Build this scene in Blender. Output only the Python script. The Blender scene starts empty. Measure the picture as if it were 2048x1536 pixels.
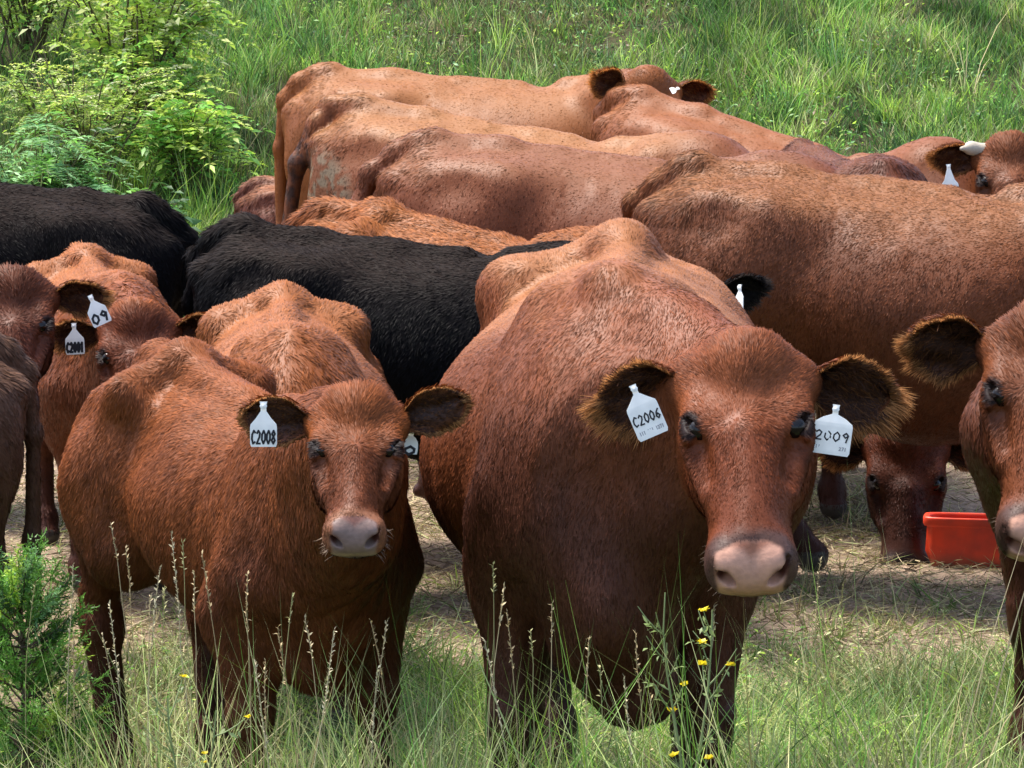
import bpy, math, random
import numpy as np
from mathutils import Vector, Matrix
scene = bpy.context.scene
COL = scene.collection
R = math.radians
# ---------------------------------------------------------------- camera
CAM_H, F_PX, PITCH = 2.15, 7500.0, R(8.03)
cd = bpy.data.cameras.new('camera'); cam = bpy.data.objects.new('camera', cd); COL.objects.link(cam)
cam.location = (0, 0, CAM_H); cam.rotation_euler = (R(90) - PITCH, 0, 0)
cd.sensor_width = 36; cd.lens = F_PX / 2048 * 36; cd.clip_start = 0.1; cd.clip_end = 500
scene.camera = cam
# ---------------------------------------------------------------- sky and sun
SUN_EL, SUN_AZ = R(68), R(-58)          # azimuth measured from +Y (away from the camera) towards +X
w = bpy.data.worlds.new('World'); scene.world = w; w.use_nodes = True
nt = w.node_tree; bg = nt.nodes['Background']
sky = nt.nodes.new('ShaderNodeTexSky'); sky.sky_type = 'NISHITA'; sky.sun_disc = False
sky.sun_elevation = SUN_EL; sky.sun_rotation = SUN_AZ; sky.air_density = 1.0; sky.dust_density = 3.0
nt.links.new(sky.outputs[0], bg.inputs[0]); bg.inputs[1].default_value = 0.15
sl = bpy.data.lights.new('sun', 'SUN'); sl.energy = 2.6; sl.angle = R(16); sl.color = (1.0, 0.95, 0.87)
so = bpy.data.objects.new('sun', sl); COL.objects.link(so); so.location = (0, 0, 20)
sdir = Vector((math.sin(SUN_AZ) * math.cos(SUN_EL), math.cos(SUN_AZ) * math.cos(SUN_EL), math.sin(SUN_EL)))
so.rotation_euler = sdir.to_track_quat('Z', 'Y').to_euler()
scene.view_settings.view_transform = 'Standard'; scene.view_settings.look = 'None'
scene.view_settings.exposure = 1.42; scene.view_settings.gamma = 1.0
scene.cycles.max_bounces = 6; scene.cycles.transparent_max_bounces = 4

def at(px, py, d):
    """world point seen at photo pixel (px,py) whose world y is d"""
    u = (px - 1024) / F_PX; v = (768 - py) / F_PX
    c, s = math.cos(PITCH), math.sin(PITCH)
    dy = c + v * s; dz = -s + v * c
    k = d / dy
    return Vector((u * k, d, CAM_H + dz * k))

def ground_z(x, y):
    y = np.asarray(y, float); x = np.asarray(x, float)
    t = np.clip(y - 18.6 + 0.25 * np.sin(x * .9), 0, None)
    z = 0.30 * (np.sqrt(t * t + .8) - math.sqrt(.8)) + .05 * np.sin(x * 1.7 + y * 1.1) * np.clip(t, 0, 1)
    z = np.where(z > 6, 6 + (z - 6) * .15, z)
    return z + .015 * np.sin(x * 2.3 + 1) * np.sin(y * 1.9)

# ---------------------------------------------------------------- noise
def vnoise(P, seed=0):
    P = np.asarray(P, np.float64); I = np.floor(P).astype(np.int64); Fr = P - I
    Fr = Fr * Fr * (3 - 2 * Fr)
    def h(i, j, k):
        n = (i * 374761393 + j * 668265263 + k * 2147483647 + seed * 974634777) & 0xffffffff
        n = ((n ^ (n >> 13)) * 1274126177) & 0xffffffff
        n = ((n ^ (n >> 16)) * 2246822519) & 0xffffffff
        return ((n ^ (n >> 15)) & 0xffff) / 65535.0
    x, y, z = I[:, 0], I[:, 1], I[:, 2]; fx, fy, fz = Fr[:, 0], Fr[:, 1], Fr[:, 2]
    a = h(x, y, z) * (1 - fx) + h(x + 1, y, z) * fx
    b = h(x, y + 1, z) * (1 - fx) + h(x + 1, y + 1, z) * fx
    c = h(x, y, z + 1) * (1 - fx) + h(x + 1, y, z + 1) * fx
    d = h(x, y + 1, z + 1) * (1 - fx) + h(x + 1, y + 1, z + 1) * fx
    return ((a * (1 - fy) + b * fy) * (1 - fz) + (c * (1 - fy) + d * fy) * fz) * 2 - 1
def vnoise3(P, seed):
    return np.stack([vnoise(P, seed), vnoise(P, seed + 11), vnoise(P, seed + 23)], 1)
def norm(V):
    return V / np.maximum(np.linalg.norm(V, axis=-1, keepdims=True), 1e-9)
def smooth(a, b, x):
    t = np.clip((x - a) / (b - a), 0, 1); return t * t * (3 - 2 * t)

# ---------------------------------------------------------------- mesh output
def make_mesh(name, V, tris=None, quads=None, attrs=None, normals=None, mats=(), tri_mat=None, quad_mat=None, smoothf=True):
    V = np.asarray(V, np.float32)
    nt_ = 0 if tris is None else len(tris); nq = 0 if quads is None else len(quads)
    loops = []; 
    if nt_: loops.append(np.asarray(tris, np.int32).ravel())
    if nq: loops.append(np.asarray(quads, np.int32).ravel())
    loops = np.concatenate(loops)
    starts = np.concatenate([np.arange(nt_) * 3, nt_ * 3 + np.arange(nq) * 4]).astype(np.int32)
    me = bpy.data.meshes.new(name)
    me.vertices.add(len(V)); me.vertices.foreach_set('co', V.ravel())
    me.loops.add(len(loops)); me.loops.foreach_set('vertex_index', loops)
    me.polygons.add(nt_ + nq); me.polygons.foreach_set('loop_start', starts)
    if smoothf: me.polygons.foreach_set('use_smooth', np.ones(nt_ + nq, bool))
    mi = np.zeros(nt_ + nq, np.int32)
    if tri_mat is not None: mi[:nt_] = tri_mat
    if quad_mat is not None: mi[nt_:] = quad_mat
    for m in mats: me.materials.append(m)
    me.polygons.foreach_set('material_index', mi)
    for k, a in (attrs or {}).items():
        a = np.asarray(a, np.float32)
        if a.ndim == 2:
            at_ = me.attributes.new(k, 'FLOAT_COLOR', 'POINT')
            if a.shape[1] == 3: a = np.concatenate([a, np.ones((len(a), 1), np.float32)], 1)
            at_.data.foreach_set('color', a.ravel())
        else:
            at_ = me.attributes.new(k, 'FLOAT', 'POINT'); at_.data.foreach_set('value', a)
    me.update(calc_edges=True)
    if normals is not None:
        me.normals_split_custom_set_from_vertices(np.asarray(normals, np.float32))
    return me
def link(name, me, parent=None, **props):
    o = bpy.data.objects.new(name, me); COL.objects.link(o)
    if parent is not None: o.parent = parent
    for k, v in props.items(): o[k] = v
    return o

# ---------------------------------------------------------------- materials
def new_mat(name):
    m = bpy.data.materials.new(name); m.use_nodes = True
    return m, m.node_tree.nodes, m.node_tree.links, m.node_tree.nodes['Principled BSDF']
def coat_material(name='animal coat', spec=.2, rough=.5):
    m, N, L, p = new_mat(name)
    a = N.new('ShaderNodeAttribute'); a.attribute_name = 'Col'
    g = N.new('ShaderNodeAttribute'); g.attribute_name = 'gloss'
    tc = N.new('ShaderNodeTexCoord'); n = N.new('ShaderNodeTexNoise'); n.inputs['Scale'].default_value = 130
    n.inputs['Detail'].default_value = 4; L.new(tc.outputs['Object'], n.inputs['Vector'])
    hs = N.new('ShaderNodeHueSaturation'); mr = N.new('ShaderNodeMapRange')
    mr.inputs['To Min'].default_value = .86; mr.inputs['To Max'].default_value = 1.14
    L.new(n.outputs['Fac'], mr.inputs['Value']); L.new(mr.outputs[0], hs.inputs['Value'])
    L.new(a.outputs['Color'], hs.inputs['Color']); L.new(hs.outputs[0], p.inputs['Base Color'])
    r = N.new('ShaderNodeMapRange'); r.inputs['To Min'].default_value = rough; r.inputs['To Max'].default_value = .22
    L.new(g.outputs['Fac'], r.inputs['Value']); L.new(r.outputs[0], p.inputs['Roughness'])
    b = N.new('ShaderNodeBump'); b.inputs['Strength'].default_value = .25; b.inputs['Distance'].default_value = .004
    L.new(n.outputs['Fac'], b.inputs['Height']); L.new(b.outputs[0], p.inputs['Normal'])
    p.inputs['Specular IOR Level'].default_value = spec
    return m
def hair_material(name='coat hair', rough=.56, spec=.15):
    m, N, L, p = new_mat(name)
    a = N.new('ShaderNodeAttribute'); a.attribute_name = 'Col'
    L.new(a.outputs['Color'], p.inputs['Base Color']); p.inputs['Roughness'].default_value = rough
    p.inputs['Specular IOR Level'].default_value = spec
    t = N.new('ShaderNodeBsdfTranslucent'); L.new(a.outputs['Color'], t.inputs['Color'])
    g = N.new('ShaderNodeAttribute'); g.attribute_name = 'gloss'
    mx = N.new('ShaderNodeMixShader'); L.new(g.outputs['Fac'], mx.inputs[0])
    L.new(p.outputs[0], mx.inputs[1]); L.new(t.outputs[0], mx.inputs[2])
    L.new(mx.outputs[0], N['Material Output'].inputs['Surface'])
    return m
def plain_material(name, col, rough=.6, spec=.4, noise=0, scale=30, trans=0):
    m, N, L, p = new_mat(name)
    p.inputs['Roughness'].default_value = rough; p.inputs['Specular IOR Level'].default_value = spec
    p.inputs['Base Color'].default_value = (*col, 1)
    src = None
    if noise:
        tc = N.new('ShaderNodeTexCoord'); n = N.new('ShaderNodeTexNoise'); n.inputs['Scale'].default_value = scale
        n.inputs['Detail'].default_value = 5; L.new(tc.outputs['Object'], n.inputs['Vector'])
        mr = N.new('ShaderNodeMapRange'); mr.inputs['To Min'].default_value = 1 - noise; mr.inputs['To Max'].default_value = 1 + noise
        hs = N.new('ShaderNodeHueSaturation'); hs.inputs['Color'].default_value = (*col, 1)
        L.new(n.outputs['Fac'], mr.inputs['Value']); L.new(mr.outputs[0], hs.inputs['Value']); L.new(hs.outputs[0], p.inputs['Base Color'])
    return m
def leaf_material(name, trans=.35, rough=.5):
    m, N, L, p = new_mat(name)
    a = N.new('ShaderNodeAttribute'); a.attribute_name = 'Col'
    L.new(a.outputs['Color'], p.inputs['Base Color']); p.inputs['Roughness'].default_value = rough
    p.inputs['Specular IOR Level'].default_value = .4
    t = N.new('ShaderNodeBsdfTranslucent'); L.new(a.outputs['Color'], t.inputs['Color'])
    mx = N.new('ShaderNodeMixShader'); mx.inputs[0].default_value = trans
    L.new(p.outputs[0], mx.inputs[1]); L.new(t.outputs[0], mx.inputs[2])
    L.new(mx.outputs[0], N['Material Output'].inputs['Surface'])
    return m
M_COAT = coat_material(); M_COAT_BLACK = coat_material('black animal coat', .03, .8); M_HAIR = hair_material(); M_HAIR_BLACK = hair_material('black coat hair', .6, .05)
M_EYE = plain_material('eye', (.006, .004, .003), .16, .35)
M_TAG = plain_material('tag plastic', (.84, .84, .79), .45, .3, .14, 45)
M_INK = plain_material('tag ink', (.01, .01, .015), .6)
M_INKG = plain_material('tag print', (.3, .3, .32), .6)
M_HOOF = plain_material('hoof horn', (.05, .042, .035), .5, .4, .3, 40)
# ---------------------------------------------------------------- implicit animal bodies
class Prim:
    __slots__ = ('f', 'c', 'r', 'k', 'op')
    def __init__(s, f, c, r, k, op): s.f, s.c, s.r, s.k, s.op = f, np.asarray(c, float), r, k, op
def ell(c, r, k=.05, op=1, rot=None):
    c = np.asarray(c, float); r = np.asarray(r, float) * np.ones(3)
    Q = None if rot is None else np.asarray(rot, float)
    def f(P):
        q = P - c
        if Q is not None: q = q @ Q.T
        k0 = np.sqrt(((q / r) ** 2).sum(1)); k1 = np.sqrt(((q / (r * r)) ** 2).sum(1))
        return k0 * (k0 - 1) / np.maximum(k1, 1e-6)
    return Prim(f, c, r.max(), k, op)
def cone(a, b, ra, rb, k=.05, op=1, sq=None):
    """tapered capsule; sq=(axis, factor) widens one axis"""
    a = np.asarray(a, float); b = np.asarray(b, float); ab = b - a; L2 = max(ab @ ab, 1e-9)
    S = np.ones(3)
    if sq: S[sq[0]] = sq[1]
    def f(P):
        q = (P - a) ; abS = ab * S; qS = q * S
        t = np.clip(qS @ abS / (abS @ abS), 0, 1)
        return (np.linalg.norm(qS - t[:, None] * abS, axis=1) - (ra + (rb - ra) * t)) / max(1, S.max() ** .5)
    return Prim(f, (a + b) / 2, math.sqrt(L2) / 2 + max(ra, rb) / min(1, S.min()), k, op)
def spl(xs, ys, x):
    """smooth (catmull-rom / hermite) interpolation"""
    xs = np.asarray(xs, float); ys = np.asarray(ys, float); m = np.gradient(ys, xs)
    i = np.clip(np.searchsorted(xs, x) - 1, 0, len(xs) - 2); h = xs[i + 1] - xs[i]
    t = np.clip((x - xs[i]) / h, 0, 1)
    return ((2*t**3 - 3*t**2 + 1) * ys[i] + (t**3 - 2*t**2 + t) * h * m[i] + (-2*t**3 + 3*t**2) * ys[i+1] + (t**3 - t**2) * h * m[i+1])
def loft(xs, zt, zb, w, k=.05, n=2.2, narrow_top=.2, narrow_bot=.0, yc=None):
    xs = np.asarray(xs, float)
    c = np.array([(xs[0] + xs[-1]) / 2, 0, (max(zt) + min(zb)) / 2]); r = (xs[-1] - xs[0]) / 2 + .35 * (max(zt) - min(zb)) + max(w) * .5
    def f(P):
        x = P[:, 0]; xc = np.clip(x, xs[0], xs[-1])
        T = spl(xs, zt, xc); B = spl(xs, zb, xc); W = spl(xs, w, xc)
        hh = (T - B) / 2; z = (P[:, 2] - (T + B) / 2) / hh
        ww = W * (1 - narrow_top * np.clip(z, 0, 1.2) ** 2 - narrow_bot * np.clip(-z, 0, 1.2) ** 2)
        y = np.abs(P[:, 1]) / ww
        g = (y ** n + np.abs(z) ** n) ** (1 / n) - 1
        ov = np.abs(x - xc)
        d = g * np.minimum(ww, hh)
        return np.where(ov > 0, np.sqrt(np.maximum(d, 0) ** 2 + ov ** 2) + np.minimum(d, 0) * (ov < .01), d)
    return Prim(f, c, r, k, 1)
def xform(pr, M, s=1.0):
    """place a primitive with rotation/translation matrix M (4x4 numpy, local->parent) and scale s"""
    Rm = M[:3, :3]; t = M[:3, 3]; g = pr.f
    return Prim(lambda P: g(((P - t) @ Rm) / s) * s, Rm @ (pr.c * s) + t, pr.r * s, pr.k * s, pr.op)
def stretch(pr, sx):
    g = pr.f; v = np.array((sx, 1, 1))
    return Prim(lambda P: g(P / v), pr.c * v, pr.r, pr.k, pr.op)
def evalsdf(prims, P):
    d = np.full(len(P), 1.0)
    for p in prims:
        q = P - p.c; m = (q * q).sum(1) < (p.r + .12) ** 2
        if not m.any(): continue
        v = p.f(P[m]); a = d[m]
        if p.op > 0:
            h = np.maximum(p.k - np.abs(a - v), 0) / p.k; d[m] = np.minimum(a, v) - h * h * p.k * .25
        else:
            v = -v; h = np.maximum(p.k - np.abs(a - v), 0) / p.k; d[m] = np.maximum(a, v) + h * h * p.k * .25
    return d
def grad(f, P, e=.003):
    ds = []
    for i in range(3):
        o = np.zeros(3); o[i] = e; ds.append(f(P + o) - f(P - o))
    return norm(np.stack(ds, 1))
def surface_net(f, lo, hi, h):
    lo = np.asarray(lo, float); hi = np.asarray(hi, float); B = 6
    n = (np.ceil((hi - lo) / (h * B)).astype(int)) * B
    nb = n // B
    bi = np.stack(np.meshgrid(*[np.arange(k) for k in nb], indexing='ij'), -1).reshape(-1, 3)
    bc = lo + (bi + .5) * h * B; dv = f(bc)
    near = np.abs(dv) < h * B * 1.35 + .012
    F = np.where(dv.reshape(nb) < 0, -1., 1.).repeat(B, 0).repeat(B, 1).repeat(B, 2).astype(np.float32)
    o = np.stack(np.meshgrid(*[np.arange(B)] * 3, indexing='ij'), -1).reshape(-1, 3)
    nbk = bi[near]
    for s in range(0, len(nbk), 2500):
        idx = (nbk[s:s + 2500, None, :] * B + o[None]).reshape(-1, 3)
        F[idx[:, 0], idx[:, 1], idx[:, 2]] = f(lo + idx * h)
    S = F < 0
    A = np.zeros(np.array(F.shape) - 1, np.uint8)
    for i in (0, 1):
        for j in (0, 1):
            for k in (0, 1): A += S[i:S.shape[0]-1+i, j:S.shape[1]-1+j, k:S.shape[2]-1+k]
    act = (A > 0) & (A < 8); cells = np.argwhere(act)
    vid = -np.ones(act.shape, np.int32); vid[act] = np.arange(len(cells))
    V = np.zeros((len(cells), 3)); cnt = np.zeros(len(cells))
    cor = [(i, j, k) for i in (0, 1) for j in (0, 1) for k in (0, 1)]
    for a in cor:
        for b in cor:
            if sum(b) - sum(a) == 1 and all(y >= x for x, y in zip(a, b)):
                fa = F[cells[:, 0]+a[0], cells[:, 1]+a[1], cells[:, 2]+a[2]]; fb = F[cells[:, 0]+b[0], cells[:, 1]+b[1], cells[:, 2]+b[2]]
                m = (fa < 0) != (fb < 0); t = np.where(m, fa / np.where(m, fa - fb, 1), 0)
                pt = np.array(a) + t[:, None] * (np.array(b) - np.array(a)); V[m] += pt[m]; cnt[m] += 1
    V = lo + (cells + V / np.maximum(cnt, 1)[:, None]) * h
    quads = []
    for ax in range(3):
        sl0 = [slice(1, -1)] * 3; sl1 = [slice(1, -1)] * 3; sl0[ax] = slice(0, -1); sl1[ax] = slice(1, None)
        s0 = S[tuple(sl0)]; s1 = S[tuple(sl1)]; ch = np.argwhere(s0 != s1)
        if not len(ch): continue
        inside = s0[ch[:, 0], ch[:, 1], ch[:, 2]]
        off = np.ones(3, int); off[ax] = 0; c = ch + off
        u, v = [(1, 2), (2, 0), (0, 1)][ax]
        def g(du, dv_):
            q = c.copy(); q[:, u] -= du; q[:, v] -= dv_
            return vid[q[:, 0], q[:, 1], q[:, 2]]
        Q = np.stack([g(1, 1), g(0, 1), g(0, 0), g(1, 0)], 1)
        Q[~inside] = Q[~inside][:, ::-1]; quads.append(Q)
    Q = np.concatenate(quads); Q = Q[(Q >= 0).all(1)]
    for _ in range(2):
        d = f(V); V = V - grad(f, V, h * .3) * np.clip(d, -h * .5, h * .5)[:, None]
    return V, Q

# ---------------------------------------------------------------- the cow
def head_prims(o):
    """head frame: x from poll to muzzle (0.50 long), z out of the forehead, y to the animal's left"""
    P = []
    jaw = o.get('jaw', 1.0)
    P.append(loft([0, .05, .10, .15, .20, .27, .34, .40, .445, .475, .495],
                  [.035, .060, .068, .067, .062, .050, .042, .036, .026, .006, -.014],
                  [-.10, -.15, -.175, -.178, -.168, -.140, -.110, -.092, -.084, -.077, -.068],
                  [.07, .094, .108, .113, .111, .098, .082, .072, .073, .071, .058], k=.03, n=2.6, narrow_top=.10, narrow_bot=.20))
    P.append(ell((.035, 0, .05), (.06, .075, .05), .05))
    for s in (1, -1):
        P.append(ell((.055, s*.10, .0), (.045, .045, .04), .05))
        P.append(ell((.158, s*.096, .024), (.055, .028, .030), .05))
        P.append(ell((.17, s*.075, -.085), (.11, .040, .075), .05))
        P.append(cone((.19, s*.102, .008), (.31, s*.075, -.008), .018, .010, .035))
        P.append(ell((.452, s*.046, -.012), (.045, .036, .045), .03))
        P.append(ell((.468, s*.047, .016), (.026, .026, .020), .02))
        P.append(ell((.425, s*.055, -.05), (.055, .026, .032), .03))
        P.append(cone((.220, s*.092, .034), (.29, s*.082, .026), .011, .008, .03, -1))
    P.append(cone((.22, 0, .036), (.43, 0, .014), .035, .036, .04))
    P.append(ell((.478, 0, -.022), (.032, .058, .040), .03))
    P.append(ell((.435, 0, -.083), (.048, .050, .026), .02))
    P.append(cone((.474, 0, -.074), (.495, 0, -.070), .005, .006, .008, -1, (1, .12)))
    for s in (1, -1):
        P.append(cone((.40, s*.078, -.066), (.46, s*.060, -.072), .004, .006, .012, -1))
        P.append(ell((.495, s*.044, -.006), (.025, .0185, .0120), .008, -1, ((1, 0, 0), (0, .80, s*.60), (0, -s*.60, .80))))
        P.append(cone((.492, s*.053, .004), (.474, s*.066, .020), .008, .0045, .008, -1))
        ea = norm(np.array((.85, -s*.50, -.05))); en = np.array((.15, s*.78, .60)); en = norm(en - ea*(en @ ea)); eb = np.cross(ea, en)
        P.append(ell((.186, s*.1115, .0515), (.0235, .024, .0100), .006, -1, (ea, en, eb)))
        P.append(cone((.170, s*.121, .030), (.210, s*.112, .034), .006, .005, .008))
    return P

def frame(xa, za):
    x = np.asarray(xa, float); x = x / np.linalg.norm(x); z = np.asarray(za, float); z = z - x * (z @ x); z /= np.linalg.norm(z)
    y = np.cross(z, x); M = np.eye(4); M[:3, 0] = x; M[:3, 1] = y; M[:3, 2] = z; return M

def build_cow(o):
    """o: dict of pose and look. Returns the body object. Local frame: x forward, y left, z up, origin on the ground under the middle."""
    S = o['scale']; lf_ = o.get('lenf', 1.0); a = R(o['heading']); hips = Vector((o['hips'][0], o['hips'][1], 0))
    fw = Vector((math.sin(a), -math.cos(a), 0)); org = hips + fw * (.42 * S * lf_); org.z = float(ground_z(org.x, org.y)) + o.get('dz', 0)
    lf = Vector((-fw.y, fw.x, 0)); lf = Vector((0, 0, 1)).cross(fw)
    W = np.eye(4); W[:3, 0] = fw; W[:3, 1] = lf; W[:3, 2] = (0, 0, 1); W[:3, 3] = org
    Wi = np.linalg.inv(W)
    fat = o.get('fat', 1.0); sl_ = o.get('slope', 0.0); belly = o.get('belly', 0.0); lt = o.get('legs', 1.0)
    Z = lambda x, z: (z * (1 if z > .5 else 1)) + sl_ * (x + .42)
    xs = [-.80, -.70, -.50, -.30, 0, .30, .50, .65, .76]
    zt = [1.13, 1.235, 1.25, 1.25, 1.235, 1.24, 1.255, 1.21, 1.08]; zb = [.92, .80, .68, .60 - belly*.6, .53 - belly, .55 - belly*.4, .57, .60, .70]
    zt = [Z(x, z) for x, z in zip(xs, zt)]; zb = [Z(x, z) * 1.0 for x, z in zip(xs, zb)]
    ww = [.11, .20, .275, .31, .375, .335, .245, .195, .13]
    ww = [q * (1 + (fat - 1) * (.5 if i < 3 or i > 5 else 1)) for i, q in enumerate(ww)]
    cr_ = o.get('chest_up', 0); zb = [q + cr_*(0, 0, 0, .2, .5, .9, 1, 1, .6)[i] for i, q in enumerate(zb)]
    B = [loft(xs, zt, zb, ww, .05, 2.15, .22, .12)]
    hk = o.get('bony', 1.0)
    sb_ = o.get('flatback', 0)*.034; B.append(cone((-.70, 0, Z(-.70, 1.245) - sb_*.3), (-.40, 0, Z(-.40, 1.258) - sb_), .04, .045, .06))
    B.append(cone((-.40, 0, Z(-.40, 1.258) - sb_), (.10, 0, Z(.1, 1.212)), .03, .03, .07))
    B.append(cone((.30, 0, Z(.3, 1.235)), (.54, 0, Z(.54, 1.245)), .035, .05, .07))
    for s in (1, -1):
        hd_ = o.get('hipdrop', 0)*(s > 0); sb = o.get('flatback', 0); B.append(ell((-.40, s*((.235 - sb*.035)*fat - hd_), Z(-.4, 1.165) - hd_*1.2 - sb*.055), (.085, .06*hk, .07*hk), .10 + .05*sb))
        if not sb: B.append(cone((-.40, s*(.20 - hd_), Z(-.4, 1.20) - hd_), (-.42, 0, Z(-.42, 1.255)), .045, .04, .08))
        B.append(ell((-.76, s*.11, Z(-.76, 1.10)), (.05, .05, .05), .07))
        B.append(ell((-.54, s*.17, Z(-.54, .93)), (.25, .125, .27), .08))
        if not sb: B.append(ell((-.20, s*.40*fat, Z(-.2, 1.12)), (.13, .075, .09), .12, -1))
        B.append(ell((-.58, s*(.33 + .03*sb), Z(-.58, 1.13)), (.10, .07, .06), .08, -1))
        B.append(cone((.44, s*.10, Z(.44, 1.18)), (.60, s*.21*o.get('shoulder', 1.0), Z(.6, .86)), .075, .11*o.get('shoulder', 1.0), .08))
        sh = o.get('shoulder', 1.0); B.append(ell((.50, s*.20*sh*fat**.5, .82), (.15, .10*sh, .20), .05)); B.append(cone((.30, s*.385*fat, Z(.3, 1.12)), (.25, s*.42*fat, .62), .045, .012, .07, -1))
        B.append(ell((.66, s*.15*o.get('shoulder', 1.0), .83), (.10, .09, .11), .07))
    nf = o.get('brisket', (0, 0, 0, 0))
    B.append(ell((.69, 0, .69 + cr_), (.16, .10, .14), .08)); B.append(cone((.84, 0, .95), (.80, 0, .60 + cr_), .03, .03, .05) if 0 else cone((.80, .075, .95), (.70, .085, .66 + cr_), .02, .02, .05, -1)); B.append(cone((.80, -.075, .95), (.70, -.085, .66 + cr_), .02, .02, .05, -1))
    if nf[3] > 0:
        B.append(cone((.60, 0, .60), (nf[0], nf[1], nf[2]), .12, nf[3], .10))
    if o.get('udder'): B.append(ell((-.24, 0, .58 - belly), (.16, .13, .11), .07))
    # legs
    T = dict(fr=None, fl=None, hr=None, hl=None); hoofs = []
    for side, s in (('l', 1), ('r', -1)):
        dx, dy = o.get('f' + side, (0, 0)); lw = o.get('legw', 1.0)
        e = np.array((.44, s*.185, .70)); k_ = np.array((.49 + dx*.45, s*.17 + dy*.5, .385*lt)); ft = np.array((.485 + dx*.85, s*.165 + dy*.9, .125*lt)); hf = np.array((.52 + dx, s*.165 + dy, .035))
        B.append(cone((.50, s*.20*o.get('shoulder', 1.0), .80), e, .115, .10, .08)); B.append(cone(e, k_ + (0, 0, .05), .092*lw, .052*lw, .06))
        B.append(ell(k_, (.048*lw, .05*lw, .065), .04)); B.append(cone(k_ - (0, 0, .04), ft, .037*lw, .036*lw, .04))
        B.append(ell(ft, (.043*lw, .045*lw, .045), .03)); B.append(cone(ft, hf + (-.01, 0, .03), .038*lw, .048*lw, .03)); hoofs.append(hf)
        B.append(ell(ft + (-.05, 0, -.02), (.018, .03, .02), .015))
        dx, dy = o.get('h' + side, (0, 0))
        st = np.array((-.40, s*.20, .76)); hk_ = np.array((-.70 + dx*.5, s*.17 + dy*.5, .50*lt)); ft = np.array((-.63 + dx*.9, s*.165 + dy*.9, .135*lt)); hf = np.array((-.58 + dx, s*.165 + dy, .035))
        B.append(cone((-.50, s*.19, .92), st, .16, .115, .10)); B.append(cone((-.58, s*.18, .85), hk_ + (.02, 0, .08), .125, .052*lw, .07, 1, (1, 1.15)))
        B.append(cone(hk_ + (-.02, 0, .03), hk_ + (.02, 0, -.06), .046*lw, .048*lw, .04)); B.append(cone(hk_ + (0, 0, -.04), ft, .045*lw, .038*lw, .04))
        B.append(ell(ft, (.044*lw, .045*lw, .045), .03)); B.append(cone(ft, hf + (-.01, 0, .03), .038*lw, .05*lw, .03)); hoofs.append(hf)
        B.append(ell(ft + (-.05, 0, -.02), (.018, .03, .02), .015))
    # tail
    tl = o.get('tail', [(-.82, 0, 1.14), (-.85, 0, .95), (-.84, 0, .62), (-.84, 0, .42)])
    tl = [np.array((p[0], p[1], p[2] + sl_ * (p[0] + .42) * (1 if p[2] > .9 else .5))) for p in tl]
    tp = [np.array((-.64, 0, Z(-.64, 1.25)))] + [np.array((-.76, 0, tl[0][2] + .06))] + tl
    rr = [.045, .042, .034, .027, .022, .028]
    for i in range(len(tp) - 1): B.append(cone(tp[i], tp[i+1], rr[min(i, 5)], rr[min(i+1, 5)], .035))
    B = [xform(stretch(p, lf_), np.eye(4), S) for p in B]
    # head placement, given in world space
    hd = o['head']; hs = hd['size']
    yw, pt, rl = R(hd['yaw']), R(hd['pitch']), R(hd.get('roll', 0))
    xw = np.array((math.sin(yw)*math.cos(pt), -math.cos(yw)*math.cos(pt), -math.sin(pt)))
    zw = np.array((math.sin(yw)*math.sin(pt), -math.cos(yw)*math.sin(pt), math.cos(pt)))
    yl = np.cross(zw, xw); zw = zw*math.cos(rl) + yl*math.sin(rl)
    HM = frame(xw, zw); HM[:3, 3] = np.array(hd['poll']); HM = Wi @ HM      # cow-local
    hl = lambda x, y, z: (HM @ np.array((x*hs, y*hs, z*hs, 1)))[:3]
    # neck
    nw = o.get('neckw', 1.0)*S
    b0 = np.array((.46*lf_, 0, Z(.46, 1.17)))*S; b1 = np.array((.62*lf_, 0, 1.0))*S; b2 = np.array((.66*lf_, 0, .82))*S
    p0 = hl(.03, 0, -.01); p1 = hl(.06, 0, -.07); p2 = hl(.13, 0, -.13)
    q = lambda A, C, t, up=0: A + (C - A)*t + np.array((0, 0, up))
    B.append(cone(b0, q(b0, p0, .5, .015), .085*nw, .075*nw, .09)); B.append(cone(q(b0, p0, .5, .015), p0, .075*nw, .085*hs, .09))
    B.append(cone(b1, q(b1, p1, .5), .19*nw, .135*nw, .10)); B.append(cone(q(b1, p1, .5), p1, .135*nw, .095*hs, .09))
    B.append(cone(b2, q(b2, p2, .5, -.02), .15*nw, .10*nw, .10)); B.append(cone(q(b2, p2, .5, -.02), p2, .10*nw, .055*hs, .07))
    if o.get('dewlap', 0):
        B.append(cone(np.array((.72, 0, .66))*S, q(b2, p2, .45, -.10), .05, .035, .08))
    HP = [xform(p, HM, hs) for p in head_prims(o)]; B += HP
    def in_head(P, Hc_): return (evalsdf(HP, P) < .012*hs) & (Hc_[:, 0] > .0)
    for e in o.get('extra', []): B.append(e)
    # wrinkles as real relief
    amp = o.get('wrinkle', 0.0); sd = o.get('seed', 1)
    def f0(P): return evalsdf(B, P)
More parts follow.
